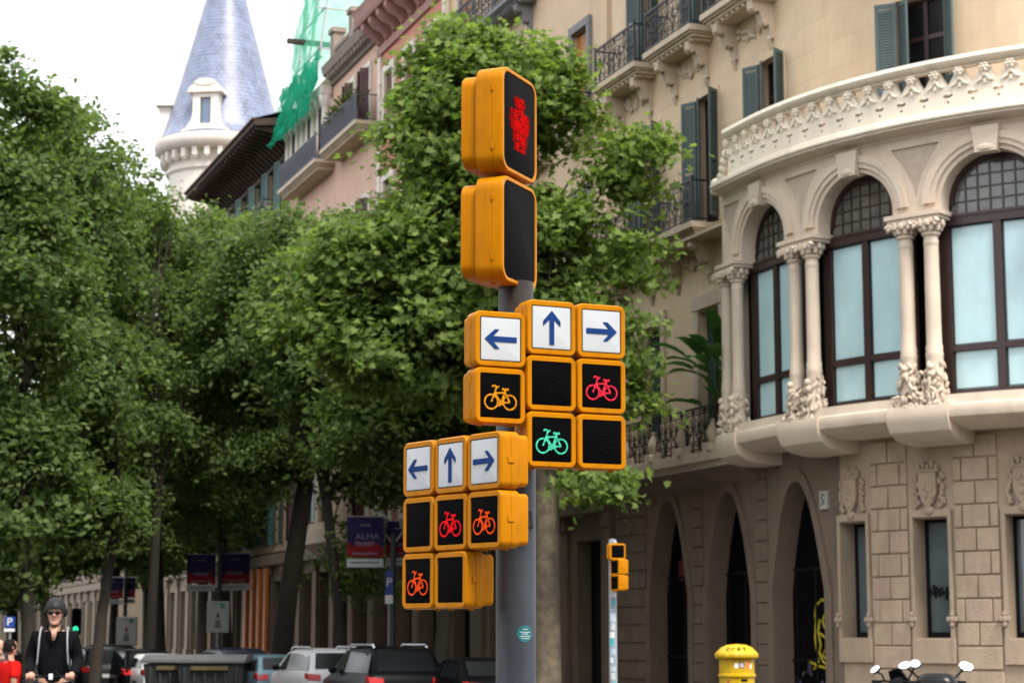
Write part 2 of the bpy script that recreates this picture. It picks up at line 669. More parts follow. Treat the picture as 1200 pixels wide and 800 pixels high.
def casement(parent, s, w, z0, z1, dep, mf=None, mg=None, leaves=2, trans=True, cut=None, name='window', bars=0):
    """window frame with its panes, standing dep behind the wall face"""
    mf, mg = mf or M_frame, mg or M_glass
    m = MB()
    f, t = .07, .06
    y0, y1 = -dep - t, -dep
    m.box(s - w / 2 - .02, s - w / 2 + f, y0, y1, z0, z1)
    m.box(s + w / 2 - f, s + w / 2 + .02, y0, y1, z0, z1)
    m.box(s - w / 2 + f, s + w / 2 - f, y0, y1, z0, z0 + f + .04)
    m.box(s - w / 2 + f, s + w / 2 - f, y0, y1, z1 - f, z1 + .02)
    for k in range(1, leaves):
        x = s - w / 2 + w * k / leaves
        m.box(x - .05, x + .05, y0 - .002, y1 + .012, z0 + f + .04, z1 - f)
    if trans:
        zt = z0 + (z1 - z0) * .74
        m.box(s - w / 2 + f, s + w / 2 - f, y0 + .004, y1 + .004, zt - .05, zt + .05)
    o = m.build(name, mf, parent, fmap=FM, cut=cut)
    p = MB()
    p.box(s - w / 2, s + w / 2, y0 + .018, y0 + .028, z0 + .02, z1)
    p.build('pane', mg, o, fmap=FM, cut=cut)
    return o


def shutter(parent, x, y, z0, z1, w, ang, m, name='shutter', fmap=None):
    """a louvred leaf hinged at (x, y): ang is measured from the wall's run"""
    b = MB()
    t = .04
    b.box(0, .07, 0, t, z0, z1)
    b.box(w - .07, w, 0, t, z0, z1)
    zm = z0 + (z1 - z0) * .45
    for za in (z0, zm - .05, z1 - .1):
        b.box(.07, w - .07, 0.001, t - .001, za, za + .1)
    z = z0 + .13
    while z < z1 - .14:
        if not (zm - .09 < z < zm + .07):
            b.add([(.07, .004, z + .035), (w - .07, .004, z + .035), (w - .07, t - .004, z - .04), (.07, t - .004, z - .04),
                   (.07, .004, z + .043), (w - .07, .004, z + .043), (w - .07, t - .004, z - .032), (.07, t - .004, z - .032)],
                  [(0, 1, 2, 3), (4, 5, 6, 7), (0, 1, 5, 4), (2, 3, 7, 6)])
        z += .06
    M = Matrix.Translation((x, y, 0)) @ Matrix.Rotation(ang, 4, 'Z')
    b.v = [tuple(M @ Vector(p)) for p in b.v]
    return b.build(name, m, parent, fmap=fmap or FM)


def scroll(mb, cx, cz, r, a0, turns, y, th, wd=.012, sgn=1):
    pts = []
    n = int(9 * turns) + 3
    for k in range(n):
        q = k / (n - 1)
        a = a0 + sgn * q * turns * 2 * math.pi
        rr = r * (1 - .8 * q)
        pts.append((cx + rr * math.cos(a), y, cz + rr * math.sin(a)))
    mb.tube(pts, wd, 4)


def railing(parent, s0, s1, y, z0, h=1.0, ends=(None, None), m=None, dense=False, ornate=True, fmap=None, name='railing'):
    m = m or M_iron
    b = MB()
    b.box(s0, s1, y - .025, y + .025, z0 + h - .03, z0 + h + .015)
    b.box(s0, s1, y - .014, y + .014, z0 + .07, z0 + .1)
    b.box(s0, s1, y - .012, y + .012, z0 + h - .17, z0 + h - .145)
    L = s1 - s0
    if ornate:
        n = max(1, round(L / .62))
        u = L / n
        for i in range(n + 1):
            x = s0 + i * u
            b.box(x - .013, x + .013, y - .013, y + .013, z0, z0 + h)
        for i in range(n):
            x = s0 + i * u
            for sg in (-1, 1):
                xc = x + u / 2 + sg * u * .25
                b.tube([(x + u / 2 + sg * u * .04, y, z0 + .1), (x + u / 2 + sg * u * .10, y, z0 + .35), (x + u / 2 + sg * u * .40, y, z0 + .55),
                        (x + u / 2 + sg * u * .28, y, z0 + .83)], .013, 4)
                scroll(b, xc, z0 + .25, u * .20, R(90), 1.3, y, 0, .012, sg)
                scroll(b, xc, z0 + .66, u * .21, R(-90), 1.3, y, 0, .012, -sg)
                b.ball((xc, y, z0 + .45), (.05, .03, .05), 6, 4)
            b.tube([(x + u / 2, y, z0 + .1), (x + u / 2, y, z0 + h - .15)], .011, 4)
            b.ball((x + u / 2, y, z0 + .5), (.055, .035, .075), 6, 4)
            for k in range(5):
                xx = x + u * (k + .5) / 5
                b.ball((xx, y, z0 + h - .088), (.03, .015, .05), 5, 4)
    else:
        n = max(2, int(L / (.07 if dense else .12)))
        for i in range(n + 1):
            x = s0 + L * i / n
            b.box(x - .01, x + .01, y - .01, y + .01, z0, z0 + h)
    for x in (s0, s1):
        b.box(x - .022, x + .022, y - .022, y + .022, z0, z0 + h + .03)
        b.ball((x, y, z0 + h + .07), .04, 6, 4)
    for x, yb in zip((s0, s1), ends):           # return to the wall
        if yb is None:
            continue
        b.box(x - .02, x + .02, yb, y, z0 + h - .03, z0 + h + .015)
        b.box(x - .012, x + .012, yb, y, z0 + .07, z0 + .1)
        k = max(2, int((y - yb) / .12))
        for i in range(k):
            q = yb + (y - yb) * i / k
            b.box(x - .009, x + .009, q - .009, q + .009, z0, z0 + h)
    return b.build(name, m, parent, fmap=fmap or FM)


def scroll_bracket(parent, s, z, dep, h, w=.26, m=None, name='bracket'):
    """console under a balcony: an S scroll profile"""
    b = MB()
    prof = [(-.02, z), (dep, z), (dep, z - .10), (dep * .97, z - .2), (dep * .86, z - .27), (dep * .74, z - .26), (dep * .70, z - .22),
            (dep * .58, z - .34), (dep * .5, z - .48), (dep * .42, z - .56), (dep * .33, z - .58), (dep * .27, z - .52), (dep * .2, z - .62),
            (dep * .16, z - h * .85), (dep * .1, z - h), (-.02, z - h)]
    b.extr(prof, s - w / 2, s + w / 2)
    b.ball((s, dep * .86, z - .17), (w * .58, .1, .1), 8, 5)
    b.ball((s, dep * .36, z - .48), (w * .56, .09, .09), 8, 5)
    for k in range(4):
        b.ball((s, dep * .14 - .02 * k, z - h - .05 * k), (w * .4 - .02 * k, .06, .08), 7, 4)
    return b.build(name, m or M_trim, parent, fmap=FM)


def balcony(parent, s0, s1, z, dep=.62, m=None, rail=True, brackets=(), ornate=True, h=1.02, rm=None, relief=True, th=.34):
    """stone slab with stepped mouldings; railing and consoles are its sub-parts. z = underside of the slab"""
    m = m or M_trim
    b = MB()
    b.box(s0, s1, -.05, dep, z + th - .15, z + th)
    b.box(s0 + .05, s1 - .05, -.05, dep - .06, z + th - .2, z + th - .15)
    b.box(s0 + .10, s1 - .10, -.05, dep - .13, z + th - .27, z + th - .2)
    b.box(s0 + .18, s1 - .18, -.05, dep - .24, z, z + th - .27)
    n = int((s1 - s0) / .28)
    for k in range(n):
        x = s0 + .3 + (s1 - s0 - .6) * k / max(1, n - 1)
        b.ball((x, dep - .22, z + .03), (.09, .09, .06), 7, 4)
    if relief:
        rnd = random.Random(int(s0 * 100) + 7)
        c = (s0 + s1) / 2
        for k in range(46):                   # carved garland on the lintel below
            x = rnd.uniform(-.8, .8)
            zz = -.25 - .16 * math.cos(x * 2.4) + rnd.uniform(-.13, .13)
            b.ball((c + x, rnd.uniform(.0, .05), z + zz), (rnd.uniform(.04, .1), .05, rnd.uniform(.04, .09)), 6, 4)
    o = b.build('balcony', m, parent, fmap=FM, bevel=.012)
    if rail:
        railing(o, s0 + .06, s1 - .06, dep - .07, z + th, h, ends=(-.02, -.02), ornate=ornate, m=rm)
    for s in brackets:
        scroll_bracket(o, s, z + .02, dep * .78, .85, m=m)
    return o


def banded(parent, s, w, z0, z1, dep=.10, m=None, fr=.16, name='window_surround', sill=True, hood=False):
    b = MB()
    m = m or M_trim
    y1 = dep
    b.box(s - w / 2 - fr, s - w / 2, -.02, y1, z0, z1)
    b.box(s + w / 2, s + w / 2 + fr, -.02, y1, z0, z1)
    b.box(s - w / 2 - fr, s + w / 2 + fr, -.02, y1 + .003, z1, z1 + fr * 1.2)
    if hood:
        b.box(s - w / 2 - fr - .1, s + w / 2 + fr + .1, -.02, y1 + .14, z1 + fr * 1.2, z1 + fr * 1.2 + .14)
    return b.build(name, m, parent, fmap=FM, bevel=.01)


# ================================================================== the corner building
cb = empty('corner_building', FM((0, -3, 0)))
tag(cb, 'beige stone corner building with a rounded arcaded bay window and white carved balustrade', 'building')
WS = (1.15, 4.50, 7.85)                     # window axes on the street front
ARC = -A90
doors = [op(s, 2.25, -.16, 4.95, 'point', 2.6) for s in (.35, 3.67, 7.0)]
slits = [op(-RC * R(h - 20), .80, 1.62, 3.95) for h in (31.2, 44.2, 57.0, 69.5, 82)]
g0 = MB()
wall_ops(g0, -1.35, 10.4, -.16, 5.95, doors, 0, .0)
for o in doors:
    tmp = MB()
    wall_ops(tmp, o['a'], o['b'], -.16, 5.95, [o], 0, .44)
    g0.add(tmp.v[:], [f for f in tmp.f if len(set(round(tmp.v[i][1], 3) for i in f)) > 1])
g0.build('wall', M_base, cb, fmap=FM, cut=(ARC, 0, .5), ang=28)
g0 = MB()
wall_ops(g0, ARC, -1.35, -.16, 5.95, slits, 0, .0)
for o in slits:
    tmp = MB()
    wall_ops(tmp, o['a'], o['b'], -.16, 5.95, [o], 0, .36)
    g0.add(tmp.v[:], [f for f in tmp.f if len(set(round(tmp.v[i][1], 3) for i in f)) > 1])
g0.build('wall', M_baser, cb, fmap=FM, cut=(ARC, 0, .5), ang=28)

up = MB()
w1 = [op(s, 1.15, 6.0, 9.35) for s in WS]
w2 = [op(s, 1.15, 11.42, 14.62) for s in WS + (-3.9, -9.9)]
w3 = [op(s, 1.15, 16.15, 19.2) for s in WS + (-3.9, -9.9)]
wall_ops(up, ARC, 10.4, 5.95, 21.5, w1 + w2 + w3, 0, .28)
up.build('wall', M_stucco, cb, fmap=FM, cut=(ARC, 0, .5), ang=28)
vol = MB()
volume(vol, ARC, 10.4, .1, 21.5, -6.2, -.4, .5)
vol.quad((ARC, 0, 0), (ARC, -.4, 0), (ARC, -.4, 21.5), (ARC, 0, 21.5))
vol.quad((10.4, 0, 0), (10.4, -.4, 0), (10.4, -.4, 21.5), (10.4, 0, 21.5))
vol.build('rear_wall', M_stucco, cb, fmap=FM)
cor = MB()
cor.extr([(-.5, 21.5), (0, 21.5), (.25, 21.65), (.3, 21.9), (.75, 22.1), (.8, 22.35), (-.5, 22.5)], ARC, 10.4)
cor.build('cornice', M_trim, cb, fmap=FM, cut=(ARC, 0, .5))
# back lining behind the openings so that rooms read dark
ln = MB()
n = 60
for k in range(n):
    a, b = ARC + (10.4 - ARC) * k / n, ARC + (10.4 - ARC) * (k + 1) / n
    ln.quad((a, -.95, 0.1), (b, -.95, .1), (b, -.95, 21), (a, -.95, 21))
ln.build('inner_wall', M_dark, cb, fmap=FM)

# archivolts, imposts and plinth of the three doors
for i, o in enumerate(doors):
    m = MB()
    big = dict(a=o['a'] - .24, b=o['b'] + .24, z1=o['z1'] + .26, spring=o['spring'], arch='point')
    ci, co = arch_curve(o), arch_curve(big)
    for (p, q, P, Q) in zip(ci, ci[1:], co, co[1:]):
        m.add([(p[0], 0, p[1]), (q[0], 0, q[1]), (Q[0], 0, Q[1]), (P[0], 0, P[1]),
               (p[0], .06, p[1]), (q[0], .06, q[1]), (Q[0], .06, Q[1]), (P[0], .06, P[1])],
              [(4, 5, 6, 7), (0, 1, 5, 4), (3, 2, 6, 7)])
    m.box(o['a'] - .24, o['a'], 0, .06, -.16, o['spring'])
    m.box(o['b'], o['b'] + .24, 0, .06, -.16, o['spring'])
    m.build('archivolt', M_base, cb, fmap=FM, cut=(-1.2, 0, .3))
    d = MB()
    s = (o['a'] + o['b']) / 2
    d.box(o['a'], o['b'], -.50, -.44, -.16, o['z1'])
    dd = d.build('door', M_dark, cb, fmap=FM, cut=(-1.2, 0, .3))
    f = MB()
    for x in (s - .9, s - .02, s + .86):
        f.box(x, x + .06, -.44, -.40, -.16, 3.1)
    for z in (.2, 1.1, 3.05):
        f.box(o['a'], o['b'], -.438, -.402, z, z + .07)
    f.build('door_frame', M_black, dd, fmap=FM)
    if i == 0:                               # yellow spray paint on the roller door
        yl = mat('yellow spray paint', (0.42, 0.33, 0.01), .6, .15, 6)
        pu = mat('violet spray paint', (0.10, 0.075, 0.14), .6, .3, 9)
        gf = MB()
        for pts in ([(.55, 2.35), (.2, 2.42), (-.05, 2.3), (-.1, 2.05)], [(-.02, 2.3), (-.12, 1.6), (.02, 1.1), (-.2, .95)],
                    [(.62, 1.0), (.2, 1.25), (.5, 1.55), (.1, 1.7)], [(.1, 2.0), (.02, 1.75), (.12, 1.45), (.05, 1.3), (.2, 1.12), (.45, 1.0), (.62, .75)],
                    [(.6, 2.2), (.66, 1.7), (.6, 1.2), (.45, .92)], [(.3, 2.1), (.22, 1.95), (.33, 1.8)], [(-.35, 1.1), (0, 1.02), (.3, .98), (.6, 1.05)]):
            gf.tube([(s - x * 1.0, -.435, z) for x, z in pts], .035, 5)
        gf.build('graffiti', yl, dd, fmap=FM)
        gf = MB()
        rr = random.Random(3)
        for k in range(16):
            x, z = rr.uniform(-.85, .85), rr.uniform(.3, .85)
            gf.tube([(s + x, -.435, z), (s + x + rr.uniform(-.2, .2), -.435, z + rr.uniform(.1, .3)), (s + x + rr.uniform(-.1, .3), -.435, z + .05)], .022, 4)
        gf.build('graffiti', pu, dd, fmap=FM)
    if i == 2:
        rs = MB()
        rs.box(s - .5, s + .35, -.435, -.415, 3.0, 3.5)
        rs.build('shop_sign', mat('dull red sign', (.12, .008, .008), .6), dd, fmap=FM)

# rusticated blocks between the openings: courses of two, then narrow, wide, narrow
edges = sorted([(o['a'], o['b']) for o in doors + slits])
piers = []
prev = ARC
for a, b in edges:
    piers.append((prev, a))
    prev = b
piers.append((prev, 10.4))
rnd = random.Random(11)
for (pa, pb) in piers:
    near_door = any(abs(o['a'] - pb) < .01 or abs(o['b'] - pa) < .01 for o in doors)
    pa2 = pa + (.26 if any(abs(o['b'] - pa) < .01 for o in doors) else .13)
    pb2 = pb - (.26 if any(abs(o['a'] - pb) < .01 for o in doors) else .13)
    if pb2 - pa2 < .3:
        continue
    bl = MB()
    z, k = .55, 0
    while z < 5.2:
        h = .455
        w = pb2 - pa2
        if z < .6 or (1.0 < z < 1.02):
            cuts = [0, 1]
        elif k % 2 == 0:
            cuts = [0, .5, 1]
        else:
            cuts = [0, .2, .8, 1]
        if w < .7:
            cuts = [0, 1]
        top = z + h
        if near_door and top > 3.0:          # courses narrow as the arches open
            pass
        for a, b in zip(cuts, cuts[1:]):
            bl.mi = 1 if rnd.random() < .3 else 0
            bl.box(pa2 + w * a + .012, pa2 + w * b - .012, -.03, .035 + rnd.uniform(0, .02), z + .014, z + h - .014)
        z += h
        k += 1
    bl.build('stone_blocks', [M_block, M_blockp] if pb < -1.3 else [M_blockd, M_blockd], cb, fmap=FM, cut=(ARC, 0, .5) if pa < 0 else None, bevel=.016)  # lit tone on the slit piers, painted shade tone on the door piers
# moulded jambs of the slit windows, cross-shaped tie plates, carved shields above
for i, o in enumerate(slits):
    s = (o['a'] + o['b']) / 2
    m = MB()
    for sg in (-1, 1):
        x = s + sg * .44
        m.box(x - .04, x + .04, -.02, .075, 1.2, 4.0)
    m.box(s - .5, s + .5, -.02, .07, 1.12, 1.6)
    m.box(s - .48, s + .48, -.02, .08, 3.97, 4.12)
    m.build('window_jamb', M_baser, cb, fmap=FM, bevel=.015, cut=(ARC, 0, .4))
    casement(cb, s, .80, 1.62, 3.95, .33, mf=M_black, mg=mat('grey blue shop glass', (.085, .115, .125), .1, .25, 1.2, spec=.8), leaves=1, trans=False, cut=(ARC, 0, .4))
    sh = MB()                                # shield with foliage and a crown
    rr = random.Random(i)
    sh.prism([(s - .2, 4.85), (s + .2, 4.85), (s + .2, 4.45), (s + .1, 4.25), (s, 4.15), (s - .1, 4.25), (s - .2, 4.45)], .0, .12)
    for k in range(5):
        sh.ball((s - .2 + .1 * k, .06, 4.95 + .05 * (k % 2)), (.05, .07, .09), 6, 4)
    sh.box(s - .24, s + .24, 0, .1, 4.86, 4.92)
    for sg in (-1, 1):
        for k in range(12):
            sh.ball((s + sg * (.24 + rr.uniform(0, .1)), .04, 4.2 + .055 * k), (.06, .06, .055), 6, 4)
    for k in range(8):
        sh.ball((s + rr.uniform(-.12, .12), .12, rr.uniform(4.3, 4.75)), (.05, .04, .06), 6, 4)
    sh.ball((s, .06, 4.1), (.13, .09, .1), 8, 5)
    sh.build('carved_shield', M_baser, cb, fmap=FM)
    for sg in (-1, 1):
        x = s + sg * .46
        cr_ = MB()
        for dx, dz in ((-.075, 0), (.075, 0), (0, .1), (0, -.1)):
            cr_.ball((x + dx, .10, 1.98 + dz), (.058, .03, .058), 7, 4)
        cr_.ball((x, .11, 1.98), (.06, .035, .06), 7, 4)
        cr_.build('tie_plate', mat('pale stone rosette', (.36, .28, .21), .85, .08), cb, fmap=FM)
# scribble on the second slit's glass, street number tile
gs = MB()
s = (slits[1]['a'] + slits[1]['b']) / 2
for pts in ([(-.36, 2.62), (-.33, 2.42)], [(-.33, 2.6), (-.2, 2.45), (-.14, 2.62)], [(-.22, 2.66), (-.17, 2.4)], [(-.1, 2.56), (-.02, 2.6), (.02, 2.5), (-.08, 2.44), (-.1, 2.56)],
            [(.08, 2.36), (.1, 2.62), (.2, 2.56), (.1, 2.48)], [(.34, 2.58), (.24, 2.54), (.34, 2.48), (.24, 2.42)], [(-.3, 2.5), (.36, 2.5)]):
    gs.tube([(s - x, -.322, z) for x, z in pts], .022, 4)
gs.build('graffiti', M_black, cb, fmap=FM)
pl = MB()
pl.box(-.98, -.70, .0, .075, 4.28, 4.66)
po = pl.build('street_number_tile', mat('pale glazed tile', (.42, .42, .38), .3, .06), cb, fmap=FM, bevel=.006)
pl = MB()
for pts in ([(.05, 4.56), (-.03, 4.6), (-.06, 4.53), (.04, 4.4), (-.07, 4.37)],):
    pl.tube([(-.84 - x, .078, z) for x, z in pts], .014, 4)
pl.build('numeral', M_blue, po, fmap=FM)

# street-front windows: panes, dark doors, green shutters standing open
for fl, ws in ((1, w1), (2, w2), (3, w3)):
    for o in ws:
        s = (o['a'] + o['b']) / 2
        ct = (ARC, 0, .4) if s < 0 else None
        c = casement(cb, s, 1.15, o['z0'], o['z1'], .22, leaves=2, cut=ct)
        if fl == 1:
            sf = MB()
            sf.box(o['a'] - .22, o['a'], -.02, .08, 6.0, 9.4)
            sf.box(o['b'], o['b'] + .22, -.02, .08, 6.0, 9.4)
            sf.box(o['a'] - .3, o['b'] + .3, -.02, .10, 9.4, 9.75)
            sf.build('window_surround', M_trim, cb, fmap=FM, bevel=.012)
            shutter(c, o['b'] - .03, -.17, 6.1, 9.3, .42, R(-178), M_shut)
            shutter(c, o['a'] + .03, -.17, 6.1, 9.3, .42, R(-2), M_shut)
            continue
        sf = MB()
        sf.box(o['a'] - .09, o['a'], -.02, .03, o['z0'], o['z1'])
        sf.box(o['b'], o['b'] + .09, -.02, .03, o['z0'], o['z1'])
        sf.box(o['a'] - .09, o['b'] + .09, -.02, .032, o['z1'], o['z1'] + .09)
        sf.build('window_surround', M_stucco, cb, fmap=FM, cut=ct)
        # far side: a leaf folded back in two panels; near side: one panel standing out
        shutter(c, o['b'] - .02, .03, o['z0'] + .06, o['z1'] - .03, .44, R(28), M_shut)
        shutter(c, o['b'] - .02, -.02, o['z0'] + .06, o['z1'] - .03, .40, R(150), M_shut)
        shutter(c, o['a'] + .02, .02, o['z0'] + .06, o['z1'] - .03, .42, R(125) if s > 0 else R(140), M_shut)
# balconies of the second and third floors
for s in WS:
    q = s + .85
    if s > 3:
        balcony(cb, q - 1.38, q + 1.38, 11.02, .72, brackets=(q - .9, q + .9))
    balcony(cb, q - 1.38, q + 1.38, 15.85, .72, brackets=(q - .9, q + .9))
balcony(cb, -4.4, -1.9, 15.62, .62, brackets=())
lb = MB()
lb.box(2.3, 10.2, -.05, .62, 10.98, 11.05)
lb.build('string_course', M_trim, cb, fmap=FM)
# first-floor balcony: one long slab with stone posts between iron panels
b = MB()
b.box(1.95, 10.3, 0, .85, 5.60, 5.82)
b.box(1.95, 10.3, 0, .72, 5.46, 5.60)
bo = b.build('balcony', M_trim, cb, fmap=FM, bevel=.015)
b = MB()
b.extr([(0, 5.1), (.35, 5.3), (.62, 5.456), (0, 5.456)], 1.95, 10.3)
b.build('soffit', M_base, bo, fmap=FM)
railing(bo, 2.1, 10.2, .74, 5.82, 1.05)
for s in (2.9, 4.55, 6.2, 7.85, 9.5):
    p = MB()
    p.lathe([(.0, 5.82), (.17, 5.82), (.17, 5.95), (.1, 6.0), (.15, 6.15), (.16, 6.25), (.08, 6.42), (.06, 6.5), (.11, 6.52), (.0, 6.55)], 10, (s, .74, 0))
    p.box(s - .45, s + .45, .66, .82, 5.822, 6.02)
    p.build('stone_post', M_trim, bo, fmap=FM)

# ------------------------------------------------------------------ rounded bay window
PS = [1.55, -1.41, -4.24, -7.07, -9.90]                 # axes of the column pairs
OUT = .90
S_END = -10.5
BCUT = (S_END, 2.1, .3)
bay = MB()
bay.extr([(0, 5.62), (.55, 5.60), (.93, 5.70), (1.10, 5.80), (1.13, 5.92), (1.10, 6.03), (1.03, 6.06), (1.00, 6.24), (.45, 6.24), (.45, 6.10), (0, 6.10)], S_END, 1.92)
for s in PS:                                            # rounded corbels
    bay.extr([(.0, 5.36), (.45, 5.36), (.85, 5.43), (1.06, 5.56), (1.15, 5.74), (1.17, 5.9), (1.14, 6.05), (.4, 6.06), (0, 6.06)], s - .60 if s < 1 else s - .55, s + .60 if s < 1 else 1.93)
# arcade skin: one piece per column pair, with quarter arches on both sides and a spandrel panel cut out
ZC, ZT = 9.86, 11.44
RW, ZA = .92, 10.03
mids = [(a + b) / 2 for a, b in zip(PS, PS[1:])]
bounds = [1.93] + mids + [S_END]
SK = Matrix.Identity(4)
for i, s in enumerate(PS):
    hi, lo = bounds[i], bounds[i + 1]
    poly = []
    # counter-clockwise in (x, z) from low side
    if i < len(PS) - 1:
        c = mids[i]
        for k in range(0, 13):
            a = R(90 - 90 * k / 12)
            poly.append((c + RW * math.cos(a), ZA + RW * math.sin(a)))
        poly.append((c + RW, ZC))
    else:
        poly += [(lo, ZT), (lo, ZC)]
    if i > 0:
        c = mids[i - 1]
        poly.append((c - RW, ZC))
        for k in range(0, 13):
            a = R(180 - 90 * k / 12)
            poly.append((c + RW * math.cos(a), ZA + RW * math.sin(a)))
    else:
        poly += [(hi, ZC)]
    poly += [(hi, ZT)]
    if i < len(PS) - 1:
        poly += [(lo, ZT)]
    # tapering spandrel panel with hollow sides
    hw = .50
    hole = [(s - hw, 11.24), (s + hw, 11.24)]
    for k in range(1, 7):
        q = k / 7
        hole.append((s + hw * (1 - q) ** 1.7 + .02, 11.24 - 1.05 * q))
    hole.append((s, 10.18))
    for k in range(6, 0, -1):
        q = k / 7
        hole.append((s - hw * (1 - q) ** 1.7 - .02, 11.24 - 1.05 * q))
    if i == 0:
        hole = [(x if x < s + .3 else s + .3, z) for x, z in hole]
    bay.prism(poly, OUT - .32, OUT + .02, holes=[hole])
for c in mids:                                                   # stepped archivolts
    for r0, r1, y0, y1 in ((RW + .10, RW + .34, OUT + .02, OUT + .075), (RW + .20, RW + .34, OUT + .07, OUT + .105)):
        A = [(c + r1 * math.cos(R(a)), ZA + r1 * math.sin(R(a))) for a in range(0, 181, 10)]
        B = [(c + r0 * math.cos(R(a)), ZA + r0 * math.sin(R(a))) for a in range(180, -1, -10)]
        bay.prism(A + B, y0, y1)
    bay.prism([(c - .19, 10.87), (c + .19, 10.87), (c + .25, 11.38), (c - .25, 11.38)], OUT - .1, OUT + .18)
    bay.ball((c, OUT + .12, 10.95), (.2, .1, .1), 8, 5)
# end wall beside the first pair
bay.box(1.84, 1.92, 0, OUT + .015, 6.1, 11.44)
# cornice under the balustrade
bay.extr([(-.05, 11.40), (OUT + .02, 11.40), (OUT + .06, 11.43), (OUT + .06, 11.47), (OUT + .16, 11.50), (OUT + .30, 11.53), (OUT + .34, 11.56),
          (OUT + .34, 11.59), (OUT + .26, 11.60), (-.05, 11.60)], S_END, 1.85)
bayo = bay.build('bay_window', M_cream, cb, fmap=FM, cut=BCUT, ang=30)
for i, s in enumerate(PS):
    p = MB()
    hw = .44
    p.prism([(s - .52, 11.28), (min(s + .52, 1.83), 11.28), (min(s + .3, 1.83), 10.54), (s + .06, 10.14), (s - .06, 10.14), (s - .3, 10.54)], OUT - .06, OUT - .025)
    p.build('spandrel_panel', mat('rough cast panel', (0.50, 0.41, 0.325), .95, .12, 8, 1.0, 30), bayo, fmap=FM, cut=BCUT)

rc = random.Random(5)


def column(parent, s, o=OUT - .02):
    b = MB()
    z0 = 6.26
    b.lathe([(.0, z0), (.17, z0), (.17, z0 + .1), (.15, z0 + .14), (.155, z0 + .75), (.165, z0 + .8), (.15, z0 + .84), (.155, z0 + .95), (.14, z0 + .99),
             (.138, 7.6), (.132, 9.18), (.132, 9.2), (.138, 9.21), (.138, 9.28), (.13, 9.30), (.13, 9.38), (.17, 9.41), (.17, 9.45), (.14, 9.47),
             (.15, 9.58), (.2, 9.71), (.0, 9.71)], 18, (s, o, 0))
    for k in range(9):                                       # ring of small mouldings round the neck
        a = 2 * math.pi * k / 9
        b.ball((s + .175 * math.cos(a), o + .175 * math.sin(a), 9.54), (.06, .06, .08), 6, 4)
        b.ball((s + .22 * math.cos(a + .35), o + .22 * math.sin(a + .35), 9.63), (.065, .065, .075), 6, 4)
    for k in range(70):                                      # carved leaves at the foot
        a = rc.uniform(0, 2 * math.pi)
        zz = rc.uniform(0, 1)
        r = .165 + .10 * (1 - zz) * rc.uniform(.4, 1)
        rot = Matrix.Rotation(a, 3, 'Z') @ Matrix.Rotation(rc.uniform(-.9, .9), 3, 'X') @ Matrix.Rotation(rc.uniform(-.5, .5), 3, 'Y')
        b.ball((s + r * math.cos(a), o + r * math.sin(a), z0 - .12 + .74 * zz), (rc.uniform(.02, .04), rc.uniform(.02, .045), rc.uniform(.05, .10)), 6, 4, rot=rot)
    return b.build('column', M_cream, parent, fmap=FM, ang=40)


for i, s in enumerate(PS):
    for d in (-.26, .26):
        column(bayo, s + d)
    k = MB()
    k.box(s - .56, s + .56 if s < 1 else s + .38, OUT - .34, OUT + .22, 9.78, 9.865)
    k.box(s - .52, s + .52 if s < 1 else s + .36, OUT - .3, OUT + .18, 9.71, 9.78)
    for d in (-.26, .26):
        for sg in (-1, 1):
            k.tube([(s + d + sg * .2, OUT + .2, 9.68), (s + d + sg * .27, OUT + .22, 9.62), (s + d + sg * .24, OUT + .22, 9.56), (s + d + sg * .19, OUT + .2, 9.60)], .045, 6)
        for q in range(5):
            k.ball((s + d - .2 + .1 * q, OUT + .17, 9.64 + .03 * (q % 2)), (.06, .06, .07), 6, 4)
    k.build('capital', M_cream, bayo, fmap=FM, cut=BCUT, ang=40)
    k = MB()
    for q in range(120):
        x = rc.gauss(0, .25)
        x = max(-.7, min(.36 if s > 1 else .7, x))
        zz = abs(rc.gauss(0, .28))
        rot = Matrix.Rotation(rc.uniform(-1.4, 1.4), 3, 'Y') @ Matrix.Rotation(rc.uniform(-.5, .5), 3, 'X')
        k.ball((s + x, OUT + rc.uniform(.02, .2), 6.02 + min(.8, zz) * max(.15, 1 - abs(x) * 1.2)), (rc.uniform(.022, .04), rc.uniform(.03, .06), rc.uniform(.05, .105)), 6, 4, rot=rot)
    for d in (-.26, .26):                                    # putto heads
        k.ball((s + d, OUT + .17, 6.80), (.062, .07, .078), 8, 6)
        k.ball((s + d, OUT + .14, 6.66), (.085, .08, .09), 8, 5)
    k.build('carved_base', M_cream, bayo, fmap=FM, cut=None, ang=45)
